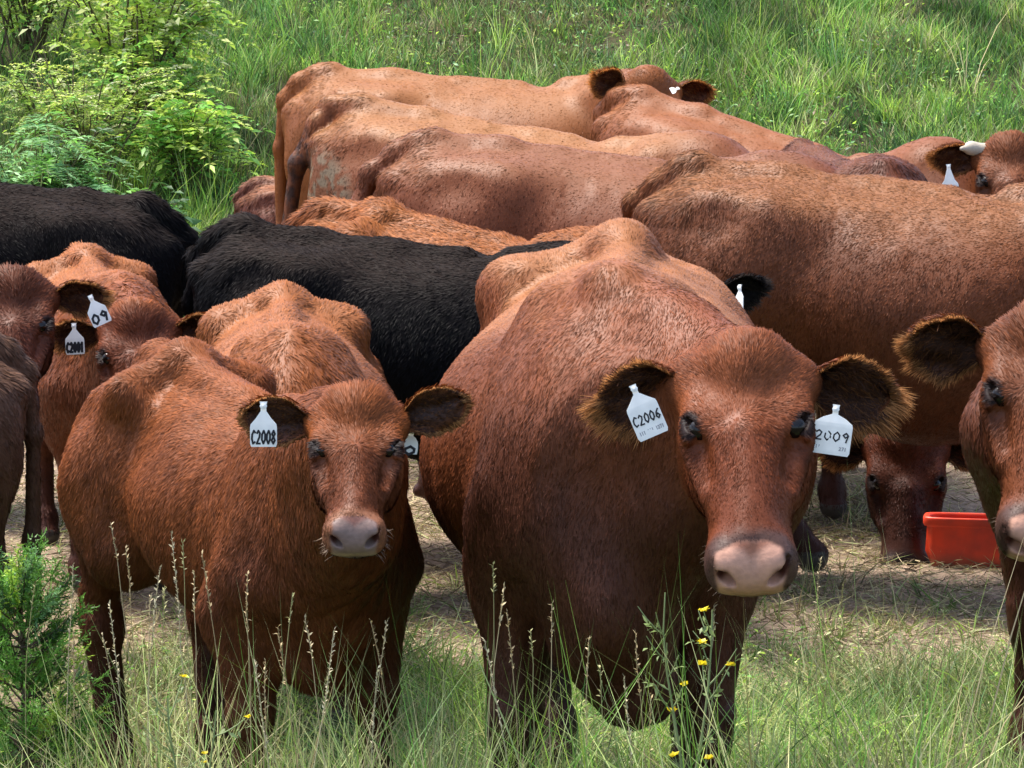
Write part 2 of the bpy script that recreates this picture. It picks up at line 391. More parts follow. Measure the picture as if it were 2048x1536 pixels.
    def f(P):
        d = f0(P)
        m = np.abs(d) < .05
        if m.any():
            q = P[m]
            n1 = vnoise(q * (9, 9, 4), sd) * .006 + vnoise(q * (24, 24, 9), sd + 5) * .0022
            if amp:
                hp = (q - HM[:3, 3]); dist = np.linalg.norm(hp, axis=1)
                on_neck = smooth(.42*S, .52*S, q[:, 0]) * smooth(.10*hs, .25*hs, dist)
                ph = (q[:, 0]*30 + np.abs(q[:, 1])*105 + q[:, 2]*6 + vnoise(q*5, sd+9)*3.2)
                n1 = n1 + amp * on_neck * (np.abs(np.sin(ph*.5)) - .6) * -.8 * (.5 + .5*vnoise(q*4, sd+12))
            d[m] += n1 * (0.18 + .82 * smooth(.56*hs, .85*hs, np.linalg.norm((q - HM[:3, 3]), axis=1)))
        return d
    h = o.get('vox', .012)
    lo = np.array([-1.0*S, -.52*S, 0.0]); hi = np.array([.85*S, .52*S, 1.36*S])
    hpts = np.array([hl(x, y, z) for x in (-.08, .56) for y in (-.2, .2) for z in (-.22, .14)])
    lo = np.minimum(lo, hpts.min(0)); hi = np.maximum(hi, hpts.max(0)); lo[2] = max(lo[2], -.02) if o.get('clipz', 1) else lo[2]
    hh = o.get('head_vox', h)
    if hh < h:
        # the head is meshed finer, the body continues 1 cm beneath it
        blo, bhi = np.array((-.05, -.19, -.20)), np.array((.60, .19, .16))
        def hl_(P): return ((P - HM[:3, 3]) @ HM[:3, :3]) / hs
        def depth(P):
            q = hl_(P); return np.minimum(q - blo, bhi - q).min(1)
        def fb(P): return f(P) + .014 * smooth(.0, .05, depth(P))
        V1, Q1 = surface_net(fb, lo, hi, h)
        keep = ~(depth(V1) > .06); Q1 = Q1[keep[Q1].all(1)]
        V2, Q2 = surface_net(f, hpts.min(0) - .03, hpts.max(0) + .03, hh)
        keep = depth(V2) > .004; Q2 = Q2[keep[Q2].all(1)]
        V = np.concatenate([V1, V2]); Q = np.concatenate([Q1, Q2 + len(V1)])
    else:
        V, Q = surface_net(f, lo, hi, h)
    used = np.zeros(len(V), bool); used[Q.ravel()] = True; remap = np.cumsum(used) - 1; V = V[used]; Q = remap[Q]
    Nn = grad(f, V, .002 if hh < h else .004)
    # ---- coat and skin colour, with some shade painted on the underparts
    Hc = (V - HM[:3, 3]) @ HM[:3, :3] / hs             # head coordinates
    inhead = in_head(V, Hc)
    def pigment_and_shade(V, Nn, Hc, inhead):
        L = V / S
        base = np.tile(np.array(o['coat'], float), (len(V), 1)); dark = np.array(o.get('dark', (.035, .012, .008)), float); pale = np.array(o.get('pale', (.40, .17, .075)), float)
        n = vnoise(V*3.5, sd+31)*.6 + vnoise(V*(11, 11, 5), sd+37)*.4
        C = base * (1 + .22*n[:, None])
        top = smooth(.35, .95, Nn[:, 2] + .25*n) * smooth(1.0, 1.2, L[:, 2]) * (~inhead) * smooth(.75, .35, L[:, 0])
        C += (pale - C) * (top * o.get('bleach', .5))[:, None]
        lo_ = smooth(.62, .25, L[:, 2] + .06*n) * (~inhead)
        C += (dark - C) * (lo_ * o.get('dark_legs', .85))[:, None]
        und_shade = smooth(.92, .60, L[:, 2] + .10*n - .25*smooth(.35, .6, L[:, 0])) * (~inhead) * o.get('under', .5)  # chest and belly darker: maroon coat colour plus shade painted into it
        C += (dark*1.5 - C) * und_shade[:, None]
        for (c, r_, col, st) in o.get('patches', []):
            m = smooth(1.2, .6, np.linalg.norm((L - np.array(c)) / np.array(r_), axis=1) + .35*n) * st
            m = m * (0.55 + .45*np.sign(vnoise(V*60, 77)))
            C += (np.array(col) - C) * np.clip(m, 0, 1)[:, None]
        gl = np.zeros(len(V))
        # tail switch
        hx_, hy, hz = Hc[:, 0], Hc[:, 1], Hc[:, 2]
        nz = vnoise(Hc*30, sd+3)*.006
        face = inhead
        fc = np.array(o.get('face', o['coat']), float)
        m = face * smooth(*o.get('face_at', (.10, .25)), hx_) * .85; C += (fc*(1+.15*n[:, None]) - C) * m[:, None]
        # dark ring round the nose, then the bare pad
        ring = inhead * smooth(.405, .447, hx_ + nz*2 - .5*np.clip(-hz-.03, 0, .1)) * smooth(-.10, -.02, hz + 99*(hx_ > .44))
        C += (np.array(o.get('ring', (.05, .03, .025))) - C) * (ring*.85)[:, None]
        pad_lim = .453 + .35*np.clip(np.abs(hy) - .030, 0, 1) 
        pad = inhead * smooth(-.006, .006, hx_ - pad_lim + nz*.6) * smooth(-.068, -.058, hz + nz) * smooth(.068, .056, np.abs(hy) + nz)
        pn = (.14*vnoise(Hc*120, sd+61) + .16*vnoise(Hc*34, sd+62))[:, None]; C += (np.array(o.get('nose', (.50, .27, .19))) * (1 + pn) - C) * pad[:, None]
        upper = pad * smooth(.482, .462, hx_) ; upper = pad * smooth(.486, .464, hx_ + .55*np.abs(hy)); C += (np.array(o.get('nose2', (.27, .095, .05))) - C) * (upper*.85)[:, None]; low_ = pad*smooth(-.03, -.055, hz); C += (np.array((.40, .28, .16)) * o.get('lowk', 1.0) - C) * (low_*.4)[:, None]
        for s in (1, -1):
            dn = np.linalg.norm((Hc - np.array((.482, s*.050, .004))) / np.array((.028, .021, .020)), axis=1)
            C += (np.array(o.get('nostril', (.09, .032, .024))) - C) * (inhead*smooth(1.15, .7, dn))[:, None]
            de = np.linalg.norm((Hc - np.array((.187, s*.110, .050))) / np.array((.030, .026, .021)), axis=1)
            C += (np.array((.010, .005, .004)) - C) * (inhead*smooth(1.15, .85, de)*.95)[:, None]
            tr = np.linalg.norm((Hc - np.array((.215, s*.108, .006))) / np.array((.045, .03, .018)), axis=1)
            C += (dark*1.3 - C) * (inhead*smooth(1.2, .5, tr)*.5)[:, None]
            eb = np.linalg.norm((Hc - np.array((.07, s*.125, -.01))) / np.array((.03, .03, .03)), axis=1)
            C += (dark*1.5 - C) * (inhead*smooth(1.3, .5, eb)*.5)[:, None]
            
        lip = inhead * smooth(-.050, -.060, hz + nz*.4) * smooth(.40, .45, hx_); C += (np.array((.03, .02, .017)) - C) * (lip*.8)[:, None]
        gl = np.maximum(gl, pad * o.get('wet', .5))
        return np.clip(C, .003, .9), gl, pad
    C, gl, pad = pigment_and_shade(V, Nn, Hc, inhead)
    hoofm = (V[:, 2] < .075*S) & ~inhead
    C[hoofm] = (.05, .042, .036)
    # ---- ears
    parts_V, parts_Q, parts_N, parts_C, parts_G = [V], [Q], [Nn], [C], [gl]
    off = len(V); strands = []
    for s in (1, -1):
        ed = hd.get('ear_l' if s > 0 else 'ear_r', {})
        d = np.array(ed.get('dir', (-.05, s*1.0, .05)), float); d = d / np.linalg.norm(d)
        fn = np.array(ed.get('face', (.55, 0, .8)), float); fn = fn - d*(fn @ d); fn /= np.linalg.norm(fn)   # way the cup opens
        up = np.cross(d, fn) * (1 if s > 0 else -1)
        if up @ np.array((-1, 0, .3)) < 0: up = -up
        EL = ed.get('len', .175)*1.0; EW = ed.get('wid', .055); nu, nv = 22, 15
        u = np.linspace(0, 1, nu)[:, None]; v = np.linspace(-1, 1, nv)[None, :]
        wd = spl([0, .12, .35, .6, .82, .94, 1.0], [.026, .036, .053, .058, .044, .022, .003], u) * EW/.055
        bend = ed.get('bend', 0.0)
        cup = (.030*(1-u)**1.2 + .010) * (1 - v**2*1.0)                   # depth of the bowl
        roll = .35 + .65*smooth(0, .5, u)
        base = np.array((.062, s*.098, .004))
        Pm = (base + d*(u*EL)[..., None] + up*((wd*v*roll + bend*u**2 + .010*u*np.cos(v*2))[..., None]) - fn*(cup*1.0 + .010*vnoise((np.stack([u+v*0, v+u*0, u*0+v*0], -1)*3).reshape(-1, 3), sd+s).reshape(nu, nv))[..., None])
        th = (.0065 * (1 - .55*np.abs(v)) + .004*(1-u))[..., None]
        G = np.stack([Pm, Pm - fn*th*1.6], 0)                                  # inner, outer
        gi = lambda L_, i, j: L_*nu*nv + i*nv + j
        Qe = []
        for i in range(nu-1):
            for j in range(nv-1):
                a_ = (gi(0, i, j), gi(0, i, j+1), gi(0, i+1, j+1), gi(0, i+1, j)); b_ = tuple(x + nu*nv for x in a_[::-1])
                Qe += [a_, b_]
            Qe += [(gi(0, i, 0), gi(0, i+1, 0), gi(1, i+1, 0), gi(1, i, 0)), (gi(0, i, nv-1), gi(1, i, nv-1), gi(1, i+1, nv-1), gi(0, i+1, nv-1))]
        for j in range(nv-1): Qe.append((gi(0, nu-1, j), gi(0, nu-1, j+1), gi(1, nu-1, j+1), gi(1, nu-1, j)))
        E = G.reshape(-1, 3)*hs
        El = E @ HM[:3, :3].T + HM[:3, 3]
        du = np.gradient(Pm, axis=0); dv_ = np.gradient(Pm, axis=1); nn = norm(np.cross(du, dv_)); nn *= np.sign((nn*fn).sum(-1, keepdims=True))
        Ne = np.concatenate([nn.reshape(-1, 3), -nn.reshape(-1, 3)]) @ HM[:3, :3].T
        edge = np.broadcast_to(np.maximum(np.abs(v)**3, smooth(.8, 1, u)), (nu, nv)).reshape(-1)
        ci = np.array(o.get('ear_in', (.045, .020, .014))); ce = np.array(o.get('ear_edge', o['coat'])); 
        Ce = np.concatenate([ci + (ce - ci)*edge[:, None]*.8, np.tile(np.array(o['coat'])*.9, (nu*nv, 1))])
        Qe = np.array(Qe); fq = np.cross(El[Qe[:, 2]] - El[Qe[:, 0]], El[Qe[:, 3]] - El[Qe[:, 1]]); bad = (fq * Ne[Qe].mean(1)).sum(1) < 0; Qe[bad] = Qe[bad][:, ::-1]
        parts_V.append(El); parts_Q.append(Qe + off); parts_N.append(Ne); parts_C.append(Ce); parts_G.append(np.zeros(len(El))); off += len(El)
        # ear hair: fringe, inner hair, back hair
        rng = np.random.default_rng(sd*7 + s); nf_ = o.get('ear_hair', 2600)
        def sample(uu, vv):
            x = uu*(nu-1); y = (vv+1)/2*(nv-1); i = np.clip(x.astype(int), 0, nu-2); j = np.clip(y.astype(int), 0, nv-2); fx = (x-i)[:, None]; fy = (y-j)[:, None]
            g = lambda A: A[i, j]*(1-fx)*(1-fy) + A[i+1, j]*fx*(1-fy) + A[i, j+1]*(1-fx)*fy + A[i+1, j+1]*fx*fy
            return g(Pm), g(nn)
        t = rng.uniform(0, 1, nf_); onside = rng.uniform(0, 1, nf_) < .72
        uu = np.where(onside, t**.8, rng.uniform(.93, 1, nf_)); vs = np.where(onside, np.sign(rng.uniform(-1, 1, nf_))*rng.uniform(.9, 1, nf_), rng.uniform(-1, 1, nf_))
        p, n_ = sample(uu, vs); sgn = np.sign(vs)[:, None]
        dirn = norm(up*sgn*(.9 - .6*uu[:, None]**3) + d*(.45 + .8*uu[:, None]**4) + rng.normal(0, .28, (nf_, 3)))
        fl = o.get('fringe', .022)*rng.uniform(.35, 1.2, nf_)*(1 + .35*np.sin(uu*31 + sd)*np.sin(uu*13))*np.where(vs*ed.get('low', -1) > 0, 1.3, .55)*(.6 + .6*uu)
        fcol = np.array(o.get('fringe_col', (.50, .23, .085)))*rng.uniform(.25, 1.35, (nf_, 1))*(.65 + .35*uu[:, None])
        strands.append((p*hs @ HM[:3, :3].T + HM[:3, 3], n_ @ HM[:3, :3].T, dirn @ HM[:3, :3].T, fl, fcol, .0011, .45))
        m_ = nf_//2; uu = rng.uniform(.02, .95, m_); vs = rng.uniform(-.95, .95, m_); p, n_ = sample(uu, vs)
        dirn = norm(d*.7 + up*vs[:, None]*.6 + n_*.55 + rng.normal(0, .35, (m_, 3)))
        icol = ci + (np.array(o.get('fringe_col', (.42, .16, .05)))*.4 - ci)*rng.uniform(0, 1, (m_, 1))**3
        strands.append((p*hs @ HM[:3, :3].T + HM[:3, 3], n_ @ HM[:3, :3].T, dirn @ HM[:3, :3].T, o.get('fringe', .022)*rng.uniform(.4, 1.2, m_), icol, .0011, .2))
        uu = rng.uniform(.02, 1, m_); vs = rng.uniform(-1, 1, m_); p, n_ = sample(uu, vs)
        dirn = norm(d*1. - n_*.25 + rng.normal(0, .2, (m_, 3)))
        strands.append(((p - n_*.012)*hs @ HM[:3, :3].T + HM[:3, 3], -n_ @ HM[:3, :3].T, dirn @ HM[:3, :3].T, .016*rng.uniform(.5, 1.2, m_), np.array(o['coat'])*rng.uniform(.6, 1.4, (m_, 1)), .0012, .2))
    # ---- eyes
    eyeq = []
    for s in (1, -1):
        c = np.array((.184, s*.0905, .0325)); r_ = .0237; nu, nv = 10, 14
        th, ph = np.meshgrid(np.linspace(0, math.pi, nu), np.linspace(0, 2*math.pi, nv, endpoint=False), indexing='ij')
        n_ = np.stack([np.sin(th)*np.cos(ph), np.cos(th), np.sin(th)*np.sin(ph)], -1).reshape(-1, 3)
        E = (c + n_*r_)*hs; q_ = np.array([(i*nv + j, i*nv + (j+1) % nv, (i+1)*nv + (j+1) % nv, (i+1)*nv + j) for i in range(nu-1) for j in range(nv)])
        fq = np.cross(n_[q_[:, 2]] - n_[q_[:, 0]], n_[q_[:, 3]] - n_[q_[:, 1]]); bad = (fq*n_[q_].mean(1) * np.linalg.det(HM[:3, :3])).sum(1) < 0; q_[bad] = q_[bad][:, ::-1]
        parts_V.append(E @ HM[:3, :3].T + HM[:3, 3]); parts_N.append(n_ @ HM[:3, :3].T); parts_C.append(np.tile((.01, .007, .005), (len(E), 1))); parts_G.append(np.ones(len(E)))
        eyeq.append(q_ + off); off += len(E)
        rng = np.random.default_rng(sd+s+60); k = 12; t = np.linspace(0, 1, k)
        p = np.stack([.166 + .036*t, s*(.1235 - .020*t), .052 + .008*t], 1); dr = norm(np.stack([.3*(t-.3), s*np.ones(k)*1.0, -.25 + 0*t], 1) + rng.normal(0, .12, (k, 3)))
        strands.append((p*hs @ HM[:3, :3].T + HM[:3, 3], np.tile(HM[:3, 2], (k, 1)), dr @ HM[:3, :3].T, .013*rng.uniform(.7, 1.1, k), np.tile((.012, .008, .008), (k, 1)), .0008, 0))
    if hh < h:
        for s in (1, -1):
            k = 46; rng = np.random.default_rng(sd+s+90); t = rng.uniform(0, 1, k); p = np.stack([.40 + .09*t, s*(.072 - .02*t), -.03 - .04*rng.uniform(0, 1, k)], 1); dr = norm(np.stack([.3 + 0*t, s*np.ones(k), -.5 + 0*t], 1) + rng.normal(0, .35, (k, 3)))
            strands.append((p*hs @ HM[:3, :3].T + HM[:3, 3], np.tile(HM[:3, 2], (k, 1)), dr @ HM[:3, :3].T, rng.uniform(.01, .035, k), np.tile((.35, .25, .18), (k, 1)), .0005, .2))
    if 'horn' in hd:
        for s in hd['horn']:
            pts = [(.03, s*.09, .03), (.035, s*.15, .05), (.06, s*.185, .075)]; rr_ = [.028, .022, .008]
            hp = [xform(cone(pts[i], pts[i+1], rr_[i], rr_[i+1], .02), HM, hs) for i in range(2)]
            c_ = hl(.04, s*.14, .05); Vh, Qh = surface_net(lambda P: evalsdf(hp, P), c_-.11, c_+.11, .006)
            parts_V.append(Vh); parts_Q.append(Qh + off); parts_N.append(grad(lambda P: evalsdf(hp, P), Vh)); parts_C.append(np.tile((.42, .36, .28), (len(Vh), 1))); parts_G.append(np.full(len(Vh), .5)); off += len(Vh)
    # ---- coat hair, only where it can be seen from round about the camera
    camL = (Wi @ np.array((0, 0, CAM_H, 1)))[:3]
    eyem = np.zeros(len(V))
    for s in (1, -1): eyem = np.maximum(eyem, (np.linalg.norm((Hc - np.array((.184, s*.112, .050))) / np.array((.019, .017, .0115)), axis=1) < 1)*1.)
    ns = o.get('hairs', 40000); rng = np.random.default_rng(sd)
    Qa = V[Q]; ar = .5*np.linalg.norm(np.cross(Qa[:, 2]-Qa[:, 0], Qa[:, 3]-Qa[:, 1]), axis=1)
    fc_ = Qa.mean(1); fN = norm(Nn[Q].mean(1)); vd = norm(camL - fc_); wgt = ar * ((fN*vd).sum(1) > -.35) * (pad[Q].mean(1) < .4) * (eyem[Q].mean(1) < .3) * (fc_[:, 2] > .07*S)
    wgt = wgt * (1 + 2.2*inhead[Q].mean(1))
    fi = rng.choice(len(Q), ns, p=wgt/wgt.sum()); bu = rng.uniform(0, 1, (ns, 1)); bv = rng.uniform(0, 1, (ns, 1))
    bl = lambda A: (A[Q[fi, 0]]*(1-bu)*(1-bv) + A[Q[fi, 1]]*bu*(1-bv) + A[Q[fi, 2]]*bu*bv + A[Q[fi, 3]]*(1-bu)*bv)
    p = bl(V); n_ = norm(bl(Nn)); c_ = bl(C); Hp = (p - HM[:3, 3]) @ HM[:3, :3] / hs; L = p/S
    ih = in_head(p, Hp)
    fl = np.tile(np.array((-.45, 0, -.9)), (ns, 1)); topm = smooth(.55, .95, n_[:, 2])[:, None]; fl = fl*(1-topm) + np.array((-1., 0, -.05))*topm
    nk = smooth(.45, .6, L[:, 0])[:, None]; fl = fl*(1-nk) + np.array((-.15, 0, -1.))*nk
    hx_ = Hp[:, 0]; hv = np.stack([np.clip((hx_ - .185)*14, -1, 1)*1.0, Hp[:, 1]*9, -.1 + 0*hx_], 1); hv = hv @ HM[:3, :3].T
    fl = np.where(ih[:, None], hv, fl)
    fl = fl + vnoise3(p*7, sd+50)*.35 + vnoise3(p*26, sd+51)*.28 + vnoise3(p*70, sd+52)*.16*o.get('clump', 1)
    fl = norm(fl - n_*(fl*n_).sum(1, keepdims=True)); lift = np.maximum(o.get('lift', .24)*(1 + .8*vnoise(p*40, sd+53)[:, None]) + rng.normal(0, .08, (ns, 1)), .10)
    dr = norm(fl + n_*lift)
    ln = o.get('hair_len', .016)*rng.uniform(.55, 1.3, ns)*np.where(ih, .75 - .45*smooth(.25, .45, Hp[:, 0]) + .9*smooth(.12, .0, hx_)*smooth(0, .06, Hp[:, 2]), 1.0)
    if o.get('tuft'): ln = ln*(1 + ih*smooth(.10, .02, hx_)*smooth(.0, .05, Hp[:, 2])*o['tuft'])
    ln = ln * (1 + .9*((L[:, 0] < -.62) & (L[:, 2] > 1.12))) * np.where(L[:, 2] < .5, .7, 1)
    tone = rng.normal(1, .13, (ns, 1)) + .20*vnoise(p*(45, 45, 14), sd+54)[:, None] + .18*vnoise(p*110, sd+55)[:, None]
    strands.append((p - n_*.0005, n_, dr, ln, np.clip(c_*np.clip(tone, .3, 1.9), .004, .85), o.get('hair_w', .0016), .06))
    SV, ST, SN, SC, SG = [], [], [], [], []; so_ = off
    for (p, n_, dr, ln, cc, wd, tr_) in strands:
        k = len(p); ln = np.asarray(ln)[:, None]*np.ones((k, 1)); wv = norm(np.cross(dr, n_ + rng.normal(0, .25, (k, 3))))*wd
        mid = p + dr*ln*.55; tip = p + dr*ln - n_*ln*.03 + np.array((0, 0, -1.))*ln*.04; SG.append(np.full(5*k, tr_))
        vv = np.stack([p - wv, p + wv, mid - wv*.75, mid + wv*.75, tip], 1).reshape(-1, 3); b = np.arange(k)[:, None]*5 + so_
        ST += [b + np.array([[0, 1, 3]]), b + np.array([[0, 3, 2]]), b + np.array([[2, 3, 4]])]
        nj = norm(n_ + rng.normal(0, .18, (k, 3))); SV.append(vv); SN.append(np.repeat(nj, 5, 0)); so_ += 5*k
        sc = np.stack([cc*.88, cc*.88, cc, cc, cc*1.08], 1).reshape(-1, 3); SC.append(np.clip(sc, 0, .9))
    V = np.concatenate(parts_V + SV); Nn = np.concatenate(parts_N + SN); C = np.concatenate(parts_C + SC); G = np.concatenate(parts_G + SG)
    hv_ = np.concatenate([hoofm, np.zeros(1, bool)]); Qb = np.concatenate(parts_Q); Qall = np.concatenate([Qb] + eyeq); qm = np.zeros(len(Qall), np.int32); qm[len(Qb):] = 2
    hq = hv_[np.minimum(Qb[:, 0], len(hoofm))]; qm[:len(Qb)][hq] = 3
    me = make_mesh(o['name'], V, np.concatenate(ST), Qall, dict(Col=C, gloss=G), Nn, (M_COAT_BLACK, M_HAIR_BLACK, M_EYE, M_HOOF) if o['coat'][0] < .02 else (M_COAT, M_HAIR, M_EYE, M_HOOF), 1, qm)
    ob = link(o['name'], me); ob.matrix_world = Matrix(W.tolist())
    ob['label'] = o['label']; ob['category'] = o.get('cat', 'cow'); ob['group'] = o.get('group', 'red cattle in the herd')
    for tg in o.get('tags', []): ear_tag(ob, HM, hs, **tg)
    return ob

# ---------------------------------------------------------------- ear tags with their handwriting
GL = {'C': [[(.85,.85),(.5,1),(.12,.7),(.08,.35),(.4,0),(.85,.12)]], '2': [[(.1,.8),(.4,1),(.8,.8),(.7,.5),(.1,0),(.9,0)]],
      '0': [[(.5,1),(.12,.7),(.12,.3),(.5,0),(.88,.3),(.88,.7),(.5,1)]], '8': [[(.5,.53),(.15,.75),(.5,1),(.85,.75),(.5,.53),(.1,.25),(.5,0),(.9,.25),(.5,.53)]],
      '6': [[(.8,.95),(.3,.65),(.12,.25),(.5,0),(.88,.25),(.5,.5),(.15,.3)]], '1': [[(.3,.8),(.5,1),(.5,0)]], '9': [[(.85,.7),(.5,.5),(.15,.75),(.5,1),(.85,.75),(.7,0)]],
      '7': [[(.1,1),(.9,1),(.4,0)]], '/': [[(.1,0),(.9,1)]], 'I': [[(.5,0),(.5,1)]], 'H': [[(.1,0),(.1,1)],[(.9,0),(.9,1)],[(.1,.5),(.9,.5)]], '-': [[(.1,.5),(.9,.5)]]}
def stroke_mesh(text, x0, y0, wch, hch, lw, slant=0):
    V, F = [], []; x = x0
    for ch in text:
        for st in GL.get(ch, []):
            P = [np.array((x + (a_ + slant*b_)*wch*.82, y0 + b_*hch)) for a_, b_ in st]
            for i in range(len(P)-1):
                d = P[i+1]-P[i]; l = np.linalg.norm(d) + 1e-9; d = d/l; n = np.array((-d[1], d[0]))*lw/2; e = d*lw*.35; b = len(V)
                zj = .00002*len(V)
                V += [(*(P[i]-e-n), zj), (*(P[i+1]+e-n), zj), (*(P[i+1]+e+n), zj), (*(P[i]-e+n), zj)]; F.append((b, b+1, b+2, b+3))
        x += wch
    return V, F
def ear_tag(cow, HM, hs, at_=(0, 0, 0), down=(0, 0, -1), face=(0, -1, 0), text='C2008', small='', w_=.058, h_=.075, neck=.026, nw=.010, lw=.0055, tilt=0, label=None):
    """at_: world position of the pin; down/face: world directions; all shapes in metres"""
    Wc = np.array(cow.matrix_world)
    zf = np.array(face, float); zf /= np.linalg.norm(zf); dn = np.array(down, float); dn = dn - zf*(dn @ zf); dn /= np.linalg.norm(dn); rt = np.cross(-dn, zf)
    out = [(-nw*.7, .008), (-nw*.5, 0), (-nw*.55, -.010), (-w_*.30, -neck*.85), (-w_*.48, -neck - .006), (-w_*.5, -neck-.012), (-w_*.5, -neck-h_+.006), (-w_*.46, -neck-h_),
           (w_*.46, -neck-h_), (w_*.5, -neck-h_+.006), (w_*.5, -neck-.012), (w_*.48, -neck-.006), (w_*.30, -neck*.85), (nw*.55, -.010), (nw*.5, 0), (nw*.7, .008)]
    bm_V = []; n = len(out)
    zc = lambda x, y: .0012*math.sin(-y*40) + x*x*1.2
    for k, t in ((0, .0013), (1, -.0013)):
        for x, y in out: bm_V.append((x, y, zc(x, y) + t))
    rows = [(0, 15), (1, 14), (2, 13), (3, 12), (4, 11), (5, 10), (6, 9), (7, 8)]; F = []
    for (a_, b_), (c_, d_) in zip(rows[:-1], rows[1:]): F += [(a_, c_, d_, b_), (b_+n, d_+n, c_+n, a_+n)]
    for i in range(n): F.append((i, (i+1) % n + 0, (i+1) % n + n, i + n)[::-1])
    mats = [0]*len(F)
    for k in range(8):                                                       # the stud
        a1, a2 = k*math.pi/4, (k+1)*math.pi/4; b = len(bm_V)
        bm_V += [(0, .0, .006), (.007*math.cos(a1), .007*math.sin(a1), .004), (.007*math.cos(a2), .007*math.sin(a2), .004)]; F.append((b, b+1, b+2)); mats.append(0)
    wch = w_*.92/max(len(text), 1); nch = len(text)
    def add(tx, x0, y0, wc, hc, lw_, mt, slant=0):
        V2, F2 = stroke_mesh(tx, x0, y0, wc, hc, lw_, slant); b = len(bm_V)
        for (x, y, z) in V2: bm_V.append((x, y, zc(x, y) + .0021 + z*.5))
        for q in F2: F.append(tuple(i + b for i in q)); mats.append(mt)
    add(text, -w_*.45, -neck - .012 - h_*(.62 if not small else .42), wch, h_*(.5 if not small else .26), lw, 1, .12)
    if small: add(small, -w_*.40, -neck - h_ + .010, w_*.82/len(small), h_*.09, .0016, 2)
    me = bpy.data.meshes.new('ear_tag'); M = np.eye(4); M[:3, 0] = rt; M[:3, 1] = -dn; M[:3, 2] = zf; M[:3, 3] = np.array(at_)
    me.from_pydata([tuple(x) for x in bm_V], [], F)
    for m in (M_TAG, M_INK, M_INKG): me.materials.append(m)
    me.polygons.foreach_set('material_index', mats); me.update()
    t = link('ear_tag', me, cow); t.matrix_parent_inverse = Matrix.Identity(4); t.matrix_basis = Matrix((np.linalg.inv(Wc) @ M).tolist())
    if label: t['label'] = label
    return t
# ---------------------------------------------------------------- the herd
RED = (.172, .048, .0155); BLACK = (.0045, .004, .0045)
def P3(px, py, d): return tuple(at(px, py, d))
def xd(px, d): return (float(at(px, 700, d).x), d)
herd = []
herd.append(dict(name='cow', label='big red cow in front facing the camera with drooping tagged ears', scale=1.0, slope=.04, heading=-3, hips=(.25, 8.35), fat=1.11, under=.75, belly=.03, bony=1.15, hipdrop=.08, udder=1,
    coat=RED, face=(0.134, 0.032, 0.010), pale=(0.280, 0.112, 0.038), bleach=.75, dark=(.022, .009, .007), dark_legs=.95, wrinkle=.018, brisket=(.60, .05, .50, .088), vox=.010, head_vox=.0042, hairs=330000, seed=3,
    fl=(-.02, .05), fr=(.0, -.05), legw=1.08, shoulder=.84, fringe=.030, ear_hair=5000, hair_len=.012, hair_w=.0011, lift=.16,
    head=dict(poll=P3(1490, 722, 7.08), yaw=-1, pitch=46, roll=-3, size=.98,
              ear_r=dict(dir=(.03, -1, -.06), face=(.75, .1, .50), bend=-.02, len=.18, wid=.058), ear_l=dict(dir=(.06, 1, -.20), face=(.75, 0, .5), len=.185, wid=.060)),
    tags=[dict(at_=P3(1268, 778, 6.93), down=(.42, 0, -1), face=(.05, -1, .15), text='C2006', small='III III I27I', w_=.060, h_=.070, lw=.0028, label='white tag hanging from the ear at the left'),
          dict(at_=P3(1672, 818, 6.93), down=(-.12, 0, -1), face=(-.15, -1, .1), text='2009', small='III III I27I', w_=.072, h_=.066, lw=.0028, neck=.02, label='white tag hanging from the ear at the right')]))
herd.append(dict(name='calf', cat='calf', group='red calves', label='red calf with tag C2008 standing in front at the left and looking at the camera', scale=.80, lenf=.84, shoulder=.84, chest_up=.05, slope=-.05, heading=30, hips=(-.735, 8.40), fat=.80, fl=(0, .04), fr=(0, -.02), belly=-.06, legs=1.08, bony=.8,
    coat=(0.175, 0.048, 0.012), face=(0.114, 0.032, 0.012), pale=(0.226, 0.070, 0.019), bleach=.45, wrinkle=.014, vox=.009, head_vox=.0032, hairs=300000, seed=5, legw=1.28,
    fringe=.010, hair_len=.015, lift=.2, hair_w=.0011, nose=(.20, .135, .115), nose2=(.25, .10, .07), ring=(.22, .09, .045), tuft=.4, brisket=(.66, 0, .66, .07),
    head=dict(poll=P3(714, 826, 7.05), yaw=1, pitch=36, roll=0, size=.67,
              ear_r=dict(dir=(-.14, -1, .10), face=(.80, 0, .35), len=.225, wid=.062), ear_l=dict(dir=(-.30, 1, .22), face=(.80, 0, .35), len=.225, wid=.062)),
    tail=[(-.80, .10, 1.10), (-.82, .16, .95), (-.80, .18, .62), (-.80, .18, .42)],
    tags=[dict(at_=P3(527, 812, 6.9), down=(0, 0, -1), face=(0, -1, .1), text='C2008', w_=.050, h_=.048, lw=.0036, neck=.028, label='white tag reading C2008 in the ear at the left'), dict(at_=P3(822, 862, 7.06), down=(-.1, 0, -1), face=(.25, -1, .1), text='0', w_=.030, h_=.030, lw=.005, neck=.014, label='white tag half hidden behind the cheek at the right')]))
# 2 the calf behind it, head down and hidden
herd.append(dict(name='calf', cat='calf', group='red calves', label='orange-red calf with a humped back behind the calf with tag C2008', scale=.78, heading=5, hips=(-.60, 9.75), fat=1.0, belly=0, bony=.9,
    coat=(0.188, 0.054, 0.012), pale=(0.269, 0.094, 0.029), bleach=.7, vox=.012, hairs=90000, seed=8, hair_len=.016,
    head=dict(poll=(-.52, 8.62, .62), yaw=0, pitch=62, size=.72)))
